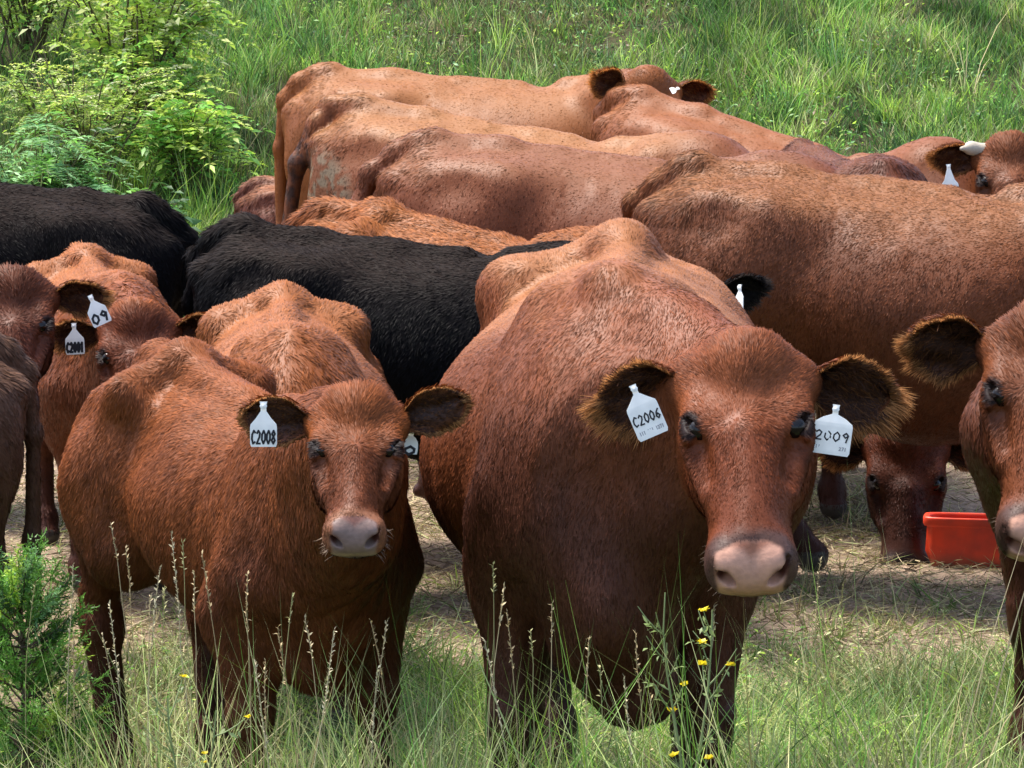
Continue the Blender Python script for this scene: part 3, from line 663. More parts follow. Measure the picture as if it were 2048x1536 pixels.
# 3 orange calf at the left with a readable head
herd.append(dict(name='calf', cat='calf', group='red calves', label='orange calf at the left with a scribbled white tag hanging beside its forehead', face_at=(.0, .06), scale=.73, heading=14, hips=(-1.31, 11.5), fat=1.0, belly=0, bony=.9,
    coat=(0.202, 0.054, 0.012), face=(0.101, 0.025, 0.010), pale=(0.269, 0.094, 0.027), bleach=.75, vox=.012, hairs=90000, seed=9, hair_len=.016, ear_in=(.05, .018, .012),
    head=dict(poll=P3(278, 636, 10.35), yaw=0, pitch=50, size=.82, ear_r=dict(dir=(.02, -1, -.10), face=(.80, 0, .35), len=.19), ear_l=dict(dir=(-.05, 1, .10), face=(.80, 0, .35), len=.19)),
    tags=[dict(at_=P3(148, 652, 10.2), down=(.05, 0, -1), face=(0, -1, .1), text='C2001', w_=.052, h_=.05, lw=.006, neck=.028)]))
# 4 cow looking in from the left border
herd.append(dict(name='cow', label='dark red cow looking in at the left border with one tagged ear in view', scale=.80, heading=62, hips=(-2.35, 10.3), fat=1.0, coat=(0.101, 0.027, 0.010), face=(0.114, 0.032, 0.015), pale=(0.161, 0.052, 0.023), vox=.012, hairs=70000, seed=10, ear_in=(.05, .018, .012),
    head=dict(poll=P3(30, 572, 9.95), yaw=4, pitch=48, size=.82, ear_l=dict(dir=(-.05, 1, .06), face=(.80, 0, .35), len=.19), ear_r={}),
    tags=[dict(at_=P3(182, 596, 9.8), down=(.45, 0, -1), face=(.1, -1, .1), text='09', w_=.052, h_=.05, lw=.006, neck=.026)]))
# 5 greyish brown hindquarters at the left border
herd.append(dict(name='cow', cat='calf', group='red calves', label='greyish brown calf at the left border seen from its hindquarters', scale=.80, heading=-72, hips=(-1.49, 8.9), fat=.90, coat=(.118, .060, .035), pale=(0.129, 0.061, 0.031), dark=(.04, .025, .018), vox=.012, hairs=110000, seed=11, hair_len=.013,
    head=dict(poll=(-2.55, 8.6, .95), yaw=-60, pitch=40, size=.75)))
# 6, 7 black ones
herd.append(dict(name='cow', group='black cattle', label='black cow behind the calves at the left border, its rump to the right', scale=.835, flatback=1, heading=-98, hips=(-1.38, 12.15), fat=1.0, slope=.12, coat=BLACK, face=BLACK, dark=(.008, .008, .008), pale=(.022, .015, .012), bleach=.8, vox=.014, hairs=70000, seed=12, nose=(.03, .03, .03),
    head=dict(poll=(-3.1, 12.3, .9), yaw=-80, pitch=50, size=.9)))
herd.append(dict(name='cow', group='black cattle', label='black cow between the calves and the brown cows, tail hanging at its left end', scale=.845, flatback=1, heading=78, hips=(-.58, 10.75), fat=1.0, slope=-.07, coat=BLACK, face=BLACK, dark=(.008, .008, .008), pale=(.022, .015, .012), bleach=.8, vox=.012, hairs=110000, seed=13, nose=(.03, .03, .03), ear_in=(.01, .01, .01), fringe_col=(.06, .05, .045),
    tail=[(-.82, .03, 1.14), (-.86, .06, .98), (-.88, .08, .62), (-.87, .08, .42)],
    head=dict(poll=P3(1350, 575, 10.1), yaw=14, pitch=58, size=.86, ear_r={}, ear_l=dict(dir=(-.25, 1, .16), face=(.8, 0, .35), len=.19)),
    tags=[dict(at_=P3(1480, 575, 9.9), down=(.25, 0, -1), face=(-.8, -.5, .1), text='', w_=.035, h_=.045, neck=.02)]))
# 8 orange calf between
herd.append(dict(name='calf', cat='calf', group='red calves', label='bright orange calf standing right behind the black cow with the hanging tail', scale=.83, heading=58, hips=(-.40, 11.45), fat=1.0, belly=0, bony=.8, slope=-.05, coat=(0.202, 0.056, 0.012), pale=(0.269, 0.094, 0.025), bleach=.6, vox=.012, hairs=90000, seed=14, hair_len=.02, lift=.35,
    head=dict(poll=(.55, 10.9, .75), yaw=50, pitch=55, size=.78)))
# 9-11 the row of brown cows A B C
herd.append(dict(name='cow', label='tan brown cow standing farthest back with its tagged head raised to the right', lift=.11, hair_len=.009, hair_w=.0018, flatback=1, slope=-.03, scale=1.02, heading=80, hips=xd(775, 15.0), fat=1.08, bony=1.0, coat=(0.169, 0.052, 0.012), pale=(0.269, 0.109, 0.033), bleach=.7, dark=(.12, .04, .018), dark_legs=.3, vox=.013, hairs=90000, seed=15, ear_in=(.06, .02, .012), fringe_col=(.6, .25, .07),
    head=dict(poll=P3(1290, 164, 14.4), yaw=12, pitch=48, size=.95, ear_r=dict(dir=(-.55, -1, .45), face=(.9, 0, .20), len=.13, wid=.06), ear_l=dict(dir=(-.1, 1, -.12), face=(.9, 0, .20), len=.17)),
    tags=[dict(at_=P3(1355, 178, 14.3), down=(-.9, 0, -.5), face=(0, -1, .8), text='', w_=.03, h_=.018, neck=.010, nw=.008)]))
herd.append(dict(name='cow', label='brown cow with a dirt patch on its thigh and a dark hanging tail', lift=.11, hair_len=.009, hair_w=.0018, flatback=1, scale=1.0, heading=74, hips=xd(850, 13.15), fat=1.08, bony=1.0, slope=-.11, coat=(0.146, 0.041, 0.011), pale=(0.296, 0.132, 0.045), bleach=.7, vox=.013, hairs=90000, seed=16,
    patches=[((-.72, -.20, .98), (.13, .3, .15), (.16, .12, .075), .9), ((-.88, -.11, .85), (.10, .12, .40), (.045, .018, .010), 3)], tail=[(-.80, -.05, 1.17), (-.86, -.09, 1.03), (-.89, -.12, .80), (-.89, -.13, .42)],
    head=dict(poll=(1.15, 12.55, .9), yaw=70, pitch=60, size=.95)))
herd.append(dict(name='cow', label='brown cow in the middle of the row of rumps, just behind the bright orange calf', lift=.11, hair_len=.009, hair_w=.0018, flatback=1, scale=.98, heading=86, hips=xd(1000, 12.2), fat=1.08, bony=1.05, slope=-.08, coat=(0.128, 0.035, 0.011), pale=(0.193, 0.075, 0.031), bleach=.8, vox=.013, hairs=100000, seed=17,
    patches=[((-.80, -.12, .99), (.08, .2, .10), (.06, .05, .035), .8)], tail=[(-.85, -.02, 1.12), (-.89, -.06, 1.0), (-.90, -.08, .62), (-.89, -.08, .42)],
    head=dict(poll=(1.45, 11.95, .8), yaw=70, pitch=60, size=.95)))
# 12 the big one at the right
herd.append(dict(name='cow', label='huge brown cow broadside at the right with its head outside the picture', flatback=1, scale=.985, heading=76, hips=xd(1545, 11.0), hair_len=.011, fat=1.12, bony=1.0, slope=-.06, belly=.05, coat=(0.121, 0.034, 0.010), pale=(0.226, 0.090, 0.031), bleach=.75, vox=.011, hairs=230000, seed=18, hl=(.27, 0), dark_legs=.95, hair_w=.0013,
    patches=[((-.80, -.10, .98), (.07, .2, .09), (.05, .045, .03), .8)], tail=[(-.84, .0, 1.12), (-.88, .1, 1.0), (-.88, .15, .62), (-.87, .15, .42)],
    head=dict(poll=(2.72, 10.35, 1.0), yaw=70, pitch=55, size=1.0)))
# 13 the one eating from the tub
herd.append(dict(name='cow', wet=0, label='dark red cow lowering its head beside the red tub', scale=.90, flatback=1, heading=10, hips=(1.04, 12.8), fat=1.02, slope=.02, coat=(0.078, 0.019, 0.007), face=(0.031, 0.009, 0.005), pale=(0.134, 0.047, 0.019), vox=.012, head_vox=.006, hairs=120000, seed=19, nose=(.016, .011, .009), nose2=(.012, .008, .007), nostril=(.008, .005, .005), ring=(.008, .006, .006), ear_in=(.03, .012, .008),
    head=dict(poll=P3(1812, 868, 11.55), yaw=-4, pitch=62, roll=0, size=.95)))
# 14 back behind
herd.append(dict(name='cow', label='orange-brown cow in the back row whose back slopes down to the right', lift=.11, hair_len=.009, hair_w=.0018, flatback=1, scale=.955, heading=62, hips=xd(1385, 14.15), fat=1.02, slope=-.22, coat=(0.164, 0.046, 0.011), pale=(0.226, 0.080, 0.025), bleach=.7, vox=.013, hairs=70000, seed=20,
    head=dict(poll=(1.75, 13.2, .55), yaw=60, pitch=60, size=.95)))
# 15 far right head with a horn
herd.append(dict(name='cow', label='red cow at the far right of the back row with a pale horn bud', scale=.72, heading=50, hips=(1.25, 14.5), fat=1.0, coat=(0.134, 0.039, 0.012), face=(0.114, 0.034, 0.012), pale=(0.161, 0.056, 0.023), vox=.012, head_vox=.006, hairs=70000, seed=21, ear_in=(.06, .018, .010), fringe_col=(.5, .2, .06),
    head=dict(poll=P3(2022, 300, 13.3), yaw=-6, pitch=45, size=.95, horn=(-1,), ear_r=dict(dir=(-.02, -1, .12), face=(.9, -.1, .2), len=.19, wid=.062), ear_l={}),
    tags=[dict(at_=P3(1897, 333, 13.1), down=(.08, 0, -1), face=(0, -1, .1), text='', w_=.06, h_=.05, neck=.055, nw=.012)]))
# 16 right border head
herd.append(dict(name='cow', label='red cow at the right border with a dark hairy ear and wet pink nose', scale=.97, heading=-19, hips=(1.65, 9.35), fat=.90, coat=(0.142, 0.042, 0.014), face=(0.134, 0.039, 0.014), pale=(0.193, 0.070, 0.027), vox=.010, head_vox=.0045, hairs=170000, seed=22, wrinkle=.008, legw=1.1, dewlap=1,
    fringe=.024, ear_hair=4500, hair_w=.0012, lift=.18,
    head=dict(poll=P3(2100, 660, 7.62), yaw=-10, pitch=50, roll=5, size=1.02, ear_r=dict(dir=(-.04, -1, -.02), face=(.80, 0, .35), len=.175, wid=.066), ear_l={})))
# 17 hidden behind the farthest
herd.append(dict(name='calf', cat='calf', group='red calves', label='dark red calf rump almost hidden behind the left end of the tan brown cow', scale=.60, heading=80, hips=(-.93, 16.0), fat=1.0, coat=(0.094, 0.025, 0.012), vox=.016, hairs=30000, seed=23,
    head=dict(poll=(-.2, 15.95, .55), yaw=70, pitch=60, size=.6)))
# ---------------------------------------------------------------- ground
def build_ground():
    xs = np.concatenate([np.linspace(-60, -7, 14)[:-1], np.linspace(-7, 7, 113), np.linspace(7, 60, 14)[1:]])
    ys = np.concatenate([np.linspace(-10, 5, 10)[:-1], np.linspace(5, 30, 201), np.linspace(30, 120, 20)[1:]])
    X, Y = np.meshgrid(xs, ys, indexing='ij'); Zg = ground_z(X, Y)
    V = np.stack([X, Y, Zg], -1).reshape(-1, 3); n, m = len(xs), len(ys)
    V[:, 2] += .012*vnoise(V*(6, 6, 0), 5) + .02*vnoise(V*(1.3, 1.3, 0), 6)
    i, j = np.meshgrid(np.arange(n-1), np.arange(m-1), indexing='ij'); b = (i*m + j).ravel()
    Q = np.stack([b, b+m, b+m+1, b+1], 1)
    g = smooth(9.9, 9.2, V[:, 1] + .5*vnoise(V*(1.5, 1.5, 0), 8)) + smooth(14.6, 15.6, V[:, 1])
    dirt = np.array((.27, .20, .145)); soil = np.array((.055, .05, .025)); C = dirt + (soil - dirt)*np.clip(g, 0, 1)[:, None]
    m_, N, L, p = new_mat('trampled soil and litter')
    a = N.new('ShaderNodeAttribute'); a.attribute_name = 'Col'; tc = N.new('ShaderNodeTexCoord')
    n1 = N.new('ShaderNodeTexNoise'); n1.inputs['Scale'].default_value = 35; n1.inputs['Detail'].default_value = 8
    n2 = N.new('ShaderNodeTexNoise'); n2.inputs['Scale'].default_value = 4; n2.inputs['Detail'].default_value = 6
    for q in (n1, n2): L.new(tc.outputs['Object'], q.inputs['Vector'])
    ml = N.new('ShaderNodeMath'); ml.operation = 'MULTIPLY'; L.new(n1.outputs['Fac'], ml.inputs[0]); L.new(n2.outputs['Fac'], ml.inputs[1])
    mr = N.new('ShaderNodeMapRange'); mr.inputs['From Min'].default_value = .1; mr.inputs['From Max'].default_value = .4; mr.inputs['To Min'].default_value = .5; mr.inputs['To Max'].default_value = 1.5
    L.new(ml.outputs[0], mr.inputs['Value']); hs = N.new('ShaderNodeHueSaturation'); L.new(a.outputs['Color'], hs.inputs['Color']); L.new(mr.outputs[0], hs.inputs['Value'])
    L.new(hs.outputs[0], p.inputs['Base Color']); p.inputs['Roughness'].default_value = .95; p.inputs['Specular IOR Level'].default_value = .1
    bu = N.new('ShaderNodeBump'); bu.inputs['Strength'].default_value = .8; bu.inputs['Distance'].default_value = .02; L.new(n1.outputs['Fac'], bu.inputs['Height']); L.new(bu.outputs[0], p.inputs['Normal'])
    link('ground', make_mesh('ground', V, quads=Q, attrs=dict(Col=C), mats=(m_,)), kind='structure')
build_ground()
M_BLADE = leaf_material('grass blade', .38, .55); M_LEAF = leaf_material('leaf', .42, .45); M_DRY = leaf_material('dry stalk', .15, .7)

def ribbons(P, D, Ln, Wd, Bend, C, segs=3, base_dark=.55, face=None, rng=None):
    """curved tapering ribbons. P roots, D unit directions, Bend vector added quadratically"""
    k = len(P); Ln = Ln[:, None]; Wd = Wd[:, None]
    side = norm(np.cross(D, face if face is not None else rng.normal(0, 1, (k, 3))))
    t = np.linspace(0, 1, segs+1); rows = []; cols = []
    for i, a in enumerate(t):
        c = P + D*Ln*a + Bend*(a**2)*Ln
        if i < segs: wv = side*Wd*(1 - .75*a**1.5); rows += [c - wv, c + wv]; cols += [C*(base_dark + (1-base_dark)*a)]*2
        else: rows.append(c); cols.append(C)
    nv = 2*segs + 1; V = np.stack(rows, 1).reshape(-1, 3); CC = np.stack(cols, 1).reshape(-1, 3)
    T = []
    for i in range(segs-1): b = 2*i; T += [(b, b+1, b+3), (b, b+3, b+2)]
    b = 2*(segs-1); T.append((b, b+1, b+2)); T = (np.arange(k)[:, None, None]*nv + np.array(T)[None]).reshape(-1, 3)
    return V, T, CC
PAL = dict(lime=(.30, .40, .07), green=(.12, .25, .05), deep=(.045, .11, .028), blue=(.14, .25, .12), olive=(.20, .23, .07), straw=(.56, .46, .26), brown=(.20, .14, .08), pale=(.42, .46, .24))
for k_ in ('lime', 'green', 'blue', 'olive', 'pale'): PAL[k_] = tuple(min(.6, v*g_) for v, g_ in zip(PAL[k_], (1.33, 1.45, 1.15)))
def pick(rng, k, w, base=None):
    names = list(w); pr = np.array([w[n] for n in names], float); idx = rng.choice(len(names), k, p=pr/pr.sum())
    return np.array([PAL[n] for n in names])[idx]
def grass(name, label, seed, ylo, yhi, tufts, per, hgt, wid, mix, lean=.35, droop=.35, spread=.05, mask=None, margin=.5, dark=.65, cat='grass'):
    rng = np.random.default_rng(seed)
    y = np.sqrt(rng.uniform(ylo**2, yhi**2, tufts)); x = rng.uniform(-1, 1, tufts)*(.1366*y + margin)
    T = np.stack([x, y, 0*x], 1); keep = vnoise(T*(3.1, 2.3, 0), seed+9) > rng.normal(-.55, .25, tufts)
    if mask is not None: keep = rng.uniform(0, 1, tufts) < mask(x, y)
    T = T[keep]; k0 = len(T)
    if isinstance(mix, list):                       # several mixes laid out in patches
        nz = vnoise(T*(1.1, .8, 0) + 3, seed+1) + .5*vnoise(T*(3.5, 2.5, 0), seed+2); sel = np.digitize(nz, np.linspace(-.5, .5, len(mix)-1))
    else: mix = [mix]; sel = np.zeros(k0, int)
    hm = (1 + .45*vnoise(T*(1.6, 1.2, 0), seed+4) + .25*vnoise(T*(5, 4, 0), seed+5))*rng.uniform(.6, 1.25, k0)
    tcol = np.zeros((k0, 3))
    for i, m in enumerate(mix):
        q = sel == i; tcol[q] = pick(rng, q.sum(), m)
    tb = rng.uniform(.45, 1.5, (k0, 1))*(1 + .35*vnoise(T*(2.6, 1.9, 0), seed+6)[:, None]); ti = np.repeat(np.arange(k0), per); k = len(ti)
    r = np.abs(rng.normal(0, spread, k)); a = rng.uniform(0, 2*math.pi, k); off = np.stack([np.cos(a)*r, np.sin(a)*r, 0*r], 1)
    P = T[ti] + off; P[:, 2] = ground_z(P[:, 0], P[:, 1]) - .01
    D = norm(np.stack([np.cos(a)*lean*rng.uniform(0, 1.2, k), np.sin(a)*lean*rng.uniform(0, 1.2, k), np.ones(k)], 1) + rng.normal(0, .10, (k, 3)))
    Bn = np.stack([np.cos(a), np.sin(a), -.6 + 0*a], 1)*droop*rng.uniform(0, 1.3, (k, 1)) + rng.normal(0, .1, (k, 3))*(1, 1, .2)
    own = np.zeros((k, 3))
    for i, m in enumerate(mix):
        q = sel[ti] == i; own[q] = pick(rng, q.sum(), m)
    C = (tcol[ti]*.6 + own*.4)*tb[ti]*rng.uniform(.65, 1.35, (k, 1))
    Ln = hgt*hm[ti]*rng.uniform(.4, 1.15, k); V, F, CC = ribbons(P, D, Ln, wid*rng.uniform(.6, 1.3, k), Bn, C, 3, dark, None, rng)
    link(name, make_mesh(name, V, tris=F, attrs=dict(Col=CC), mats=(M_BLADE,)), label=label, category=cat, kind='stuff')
def flat_leaves(name, label, seed, ylo, yhi, n, size, mix, hmax, margin=.5, mask=None, cat='weeds'):
    rng = np.random.default_rng(seed); y = np.sqrt(rng.uniform(ylo**2, yhi**2, n)); x = rng.uniform(-1, 1, n)*(.1366*y + margin)
    T = np.stack([x, y, 0*x], 1); nz = vnoise(T*(2.2, 1.7, 0), seed) ; keep = nz + rng.normal(0, .25, n) > .05
    if mask is not None: keep &= rng.uniform(0, 1, n) < mask(x, y)
    T = T[keep]; k = len(T); nz = nz[keep]; T[:, 2] = ground_z(T[:, 0], T[:, 1]) + rng.uniform(.02, 1, k)*hmax*(.5 + nz)
    a = rng.uniform(0, 2*math.pi, k); D = norm(np.stack([np.cos(a), np.sin(a), rng.uniform(-.2, .9, k)], 1))
    V, F, C = leaf_quads(T, D, size*rng.uniform(.5, 1.3, k), .42, pick(rng, k, mix)*rng.uniform(.6, 1.4, (k, 1)), rng)
    link(name, make_mesh(name, V, tris=F, attrs=dict(Col=C), mats=(M_LEAF,)), label=label, category=cat, kind='stuff')
def leaf_quads(P, D, Ln, ratio, C, rng, up=None):
    k = len(P); Ln = Ln[:, None]; s = norm(np.cross(D, (up if up is not None else np.array((0, 0, 1.))) + rng.normal(0, .45, (k, 3)))); n = np.cross(s, D)
    w_ = s*Ln*ratio*.5; mid = P + D*Ln*.45; tip = P + D*Ln - n*Ln*.12
    V = np.stack([P, mid - w_ + n*Ln*.06, mid, mid + w_ + n*Ln*.06, tip], 1).reshape(-1, 3)
    F = (np.arange(k)[:, None, None]*5 + np.array([(0, 2, 1), (0, 3, 2), (1, 2, 4), (2, 3, 4)])[None]).reshape(-1, 3)
    return V, F, np.repeat(C, 5, 0)

green1 = dict(green=4, lime=3, olive=2, straw=1.2, pale=1.5, deep=1); green2 = dict(green=3, blue=3, pale=2, straw=1.5, olive=2)
green3 = dict(olive=3, straw=3, green=2, brown=1, pale=3); green4 = dict(lime=4, green=3, pale=1)
bankA = dict(green=4, deep=4, blue=1.5, olive=1, straw=.5); bankB = dict(green=4, lime=4, deep=1.5, pale=1.2, straw=.5); bankC = dict(olive=3, green=2, deep=3, straw=1.4, brown=1.3, blue=1); bankD = dict(lime=4, green=3, pale=1.5, straw=.6)
grass('tall_grass', 'tall green and straw grass along the bottom of the picture', 11, 6.3, 7.4, 1250, 17, .52, .0020, [green2, green1, green3], lean=.28, droop=.30, spread=.03,
      mask=lambda x, y: .42 + .58*(x < -.10)*1.0)
grass('meadow_grass', 'mixed green grass of the meadow in the foreground', 12, 7.3, 10.3, 5200, 14, .155, .0019, [green3, green2, green1, green2], lean=.8, droop=.55, spread=.035,
      mask=lambda x, y: smooth(10.3, 9.5, y + .5*vnoise(np.stack([x*1.8, y*1.4, 0*x], 1), 8)))
grass('short_grass', 'sparse short grass tufts on the trampled ground', 13, 9.6, 15.5, 2600, 12, .10, .0022, [dict(straw=2, olive=2, brown=1), green3, green1], lean=.8, droop=.5, spread=.04,
      mask=lambda x, y: .15 + .85*smooth(.1, .6, vnoise(np.stack([x*1.6, y*1.6, 0*x], 1), 18)))
grass('bank_foot_grass', 'long light green grass at the foot of the bank', 14, 15.0, 20.0, 3600, 13, .30, .0030, [green4, bankD, green1], lean=.22, droop=.25, spread=.05)
grass('bank_grass', 'dense green grass covering the bank behind the herd', 15, 18.8, 27.5, 21000, 13, .18, .0038, [bankC, bankA, bankB, bankC, bankD, bankA], lean=.35, droop=.35, spread=.055, margin=.8)
grass('tall_bank_grass', 'long thin grass stems standing out of the bank', 16, 19.2, 27.0, 1500, 7, .42, .0028, [bankB, bankD, bankC, dict(straw=2, olive=2)], lean=.16, droop=.30, spread=.03,
      mask=lambda x, y: smooth(-.1, .5, vnoise(np.stack([x*1.1, y*.8, 0*x], 1), 28)))
flat_leaves('ground_cover', 'low leafy weeds between the grass of the bank', 17, 18.8, 27.0, 42000, .034, dict(green=4, deep=4, lime=2, blue=1, brown=1), .12, .8)
flat_leaves('foreground_weeds', 'small green leaves low in the foreground grass', 18, 7.3, 10.0, 9000, .018, dict(green=4, lime=2, pale=2), .08, .4)
def litter():
    rng = np.random.default_rng(21); n = 80000; y = np.sqrt(rng.uniform(8.6**2, 15.2**2, n)); x = rng.uniform(-1, 1, n)*(.1366*y + .5)
    keep = rng.uniform(0, 1, n) < .25 + .75*smooth(9.2, 9.9, y); x, y = x[keep], y[keep]; k = len(x); a = rng.uniform(0, 2*math.pi, k)
    P = np.stack([x, y, ground_z(x, y) + rng.uniform(.0, .022, k)], 1); D = norm(np.stack([np.cos(a), np.sin(a), rng.uniform(-.05, .45, k)], 1))
    C = pick(rng, k, dict(straw=4, brown=3, pale=.6, olive=.6))*rng.uniform(.5, 1.25, (k, 1))
    V, F, CC = ribbons(P, D, rng.uniform(.02, .09, k), rng.uniform(.001, .0022, k), rng.normal(0, .25, (k, 3))*(1, 1, .4), C, 2, .9, None, rng)
    link('straw_litter', make_mesh('straw_litter', V, tris=F, attrs=dict(Col=CC), mats=(M_DRY,)), label='dry straw and dead grass trampled into the bare ground', category='straw', kind='stuff')
litter()
for o in herd:
    build_cow(o)
# ---------------------------------------------------------------- tub
def feed_tub():
    c = at(1992, 1100, 11.28); base = Vector((c.x, 11.28, float(ground_z(c.x, 11.28)))); rt = bpy.data.objects.new('feed_tub', None); COL.objects.link(rt)
    rt.location = base; rt.rotation_euler = (0, 0, R(-9)); rt['label'] = 'orange-red plastic feed tub standing on the trampled ground'; rt['category'] = 'tub'
    m, N, L, p = new_mat('red tub plastic'); tc = N.new('ShaderNodeTexCoord'); n = N.new('ShaderNodeTexNoise'); n.inputs['Scale'].default_value = 9; n.inputs['Detail'].default_value = 7
    L.new(tc.outputs['Object'], n.inputs['Vector']); cr = N.new('ShaderNodeValToRGB'); cr.color_ramp.elements[0].position = .35; cr.color_ramp.elements[0].color = (.55, .045, .02, 1)
    cr.color_ramp.elements[1].position = .6; cr.color_ramp.elements[1].color = (.90, .06, .015, 1); L.new(n.outputs['Fac'], cr.inputs[0])
    sx = N.new('ShaderNodeSeparateXYZ'); L.new(tc.outputs['Object'], sx.inputs[0]); mr = N.new('ShaderNodeMapRange'); mr.inputs['From Min'].default_value = 0; mr.inputs['From Max'].default_value = .05
    L.new(sx.outputs['Z'], mr.inputs['Value']); mx = N.new('ShaderNodeMix'); mx.data_type = 'RGBA'; mx.inputs['A'].default_value = (.22, .07, .04, 1); L.new(mr.outputs[0], mx.inputs['Factor']); L.new(cr.outputs[0], mx.inputs['B'])
    L.new(mx.outputs['Result'], p.inputs['Base Color']); p.inputs['Roughness'].default_value = .42
    nseg, LX, LY, H = 96, .21, .050, .158; prof = [(.90, 0), (.93, .004), (.965, .05), (1.0, .128), (1.045, .130), (1.06, .136), (1.06, .153), (1.04, .158), (.985, .158), (.97, .150), (.93, .06), (.90, .012), (.0, .012)]
    V, Q = [], []
    for r_, z in prof:
        for k in range(nseg):
            a = 2*math.pi*k/nseg; ca, sa = math.cos(a), math.sin(a); e = (abs(ca)**6 + abs(sa)**6)**(-1/6)
            rib = 1 + (.06 if (k % 8) in (3, 4) and .02 < z < .128 and r_ < 1.01 else 0)
            V.append((LX*r_*ca*e*rib, LY*r_*sa*e*rib, z))
    for i in range(len(prof)-1):
        for k in range(nseg): Q.append((i*nseg + k, i*nseg + (k+1) % nseg, (i+1)*nseg + (k+1) % nseg, (i+1)*nseg + k))
    wall = [q for q in Q if q[0]//nseg < 3 or q[0]//nseg > 8]; rim = [q for q in Q if 3 <= q[0]//nseg <= 8]
    for nm, qs in (('tub_wall', wall), ('rim', rim)):
        link(nm, make_mesh(nm, V, quads=qs, mats=(m,), smoothf=False), rt)
feed_tub()

# ---------------------------------------------------------------- woody and leafy plants
def tube(pts, rad, C, n=5):
    pts = np.asarray(pts, float); V, Q = [], []; k = len(pts); rad = np.asarray(rad)*np.ones(k)
    for i in range(k):
        d = norm(pts[min(i+1, k-1)] - pts[max(i-1, 0)]); a = norm(np.cross(d, (.3, .9, .2))); b = np.cross(d, a)
        for j in range(n): t = 2*math.pi*j/n; V.append(pts[i] + (a*math.cos(t) + b*math.sin(t))*rad[i])
    for i in range(k-1):
        for j in range(n): Q.append((i*n + j, i*n + (j+1) % n, (i+1)*n + (j+1) % n, (i+1)*n + j))
    return np.array(V), np.array(Q), np.tile(C, (len(V), 1))
def merge_tubes(ts):
    V, Q, C, o = [], [], [], 0
    for v, q, c in ts: V.append(v); Q.append(q + o); C.append(c); o += len(v)
    return np.concatenate(V), np.concatenate(Q), np.concatenate(C)
def shrub(label, base, rx, h, nst, nfr, mix, leaf, pairs, flen, seed, lean=(0, 0), droop=.5, ratio=.45, stemcol=(.10, .07, .035), name='leafy_shrub', cat='shrub', group=None):
    rng = np.random.default_rng(seed); ts = []; LP, LD, LC, LL = [], [], [], []
    for s in range(nst):
        a = rng.uniform(0, 2*math.pi); out = rng.uniform(.15, 1)**.6; top = np.array((math.cos(a)*rx*out + lean[0]*h, math.sin(a)*rx*.7*out + lean[1]*h, h*rng.uniform(.55, 1.05)*(1.1 - .35*out)))
        b0 = np.array((rng.normal(0, rx*.12), rng.normal(0, rx*.12), 0)); t = np.linspace(0, 1, 8)[:, None]
        pts = b0 + (top - b0)*t + np.array((0, 0, 1.))*(h*.12*np.sin(t*math.pi)) + np.cumsum(rng.normal(0, .010, (8, 3)), 0)
        ts.append(tube(pts, np.linspace(.007, .0022, 8)*(h/1.0)**.5, stemcol))
        for f in range(nfr):
            u = rng.uniform(.12, 1)**.8; i = min(int(u*7), 6); p = pts[i] + (pts[i+1] - pts[i])*(u*7 - i); a2 = rng.uniform(0, 2*math.pi)
            d = norm(np.array((math.cos(a2), math.sin(a2), rng.uniform(-.1, .9)))); L_ = flen*rng.uniform(.55, 1.15)*(1.15 - .3*u); m = 6; q = np.linspace(0, 1, m)[:, None]
            fr = p + d*L_*q + np.array((0, 0, -1.))*droop*L_*q**2; ts.append(tube(fr, np.linspace(.0022, .0010, m), np.array(stemcol)*.5 + np.array(PAL['olive'])*.5, 3))
            sd_ = norm(np.cross(d, (0, 0, 1.))); col = pick(rng, 1, mix)[0]*rng.uniform(.7, 1.35)
            for k in range(pairs):
                w_ = (k + .8)/pairs; pp = p + d*L_*w_ + np.array((0, 0, -1.))*droop*L_*w_**2
                for s_ in (1, -1):
                    LP.append(pp); LD.append(norm(sd_*s_ + d*.45 + np.array((0, 0, rng.uniform(-.35, .15))) + rng.normal(0, .12, 3))); LC.append(np.minimum(col*rng.uniform(.95, 1.45), .7)); LL.append(.82*leaf*rng.uniform(.7, 1.15)*(1 - .35*w_))
            LP.append(fr[-1]); LD.append(norm(d - np.array((0, 0, droop)))); LC.append(col); LL.append(leaf)
    LP, LD, LC, LL = map(np.array, (LP, LD, LC, LL)); V, F, C = leaf_quads(LP, LD, LL, ratio, LC, rng)
    rt = bpy.data.objects.new(name, None); COL.objects.link(rt); rt.location = (base[0], base[1], float(ground_z(base[0], base[1])))
    rt['label'] = label; rt['category'] = cat
    if group: rt['group'] = group
    sv, sq, sc = merge_tubes(ts); link('stems', make_mesh('stems', sv, quads=sq, attrs=dict(Col=sc), mats=(M_DRY,)), rt)
    link('foliage', make_mesh('foliage', V, tris=F, attrs=dict(Col=C), mats=(M_LEAF,)), rt)
    return rt
G_SH = 'leafy shrubs at the foot of the bank'
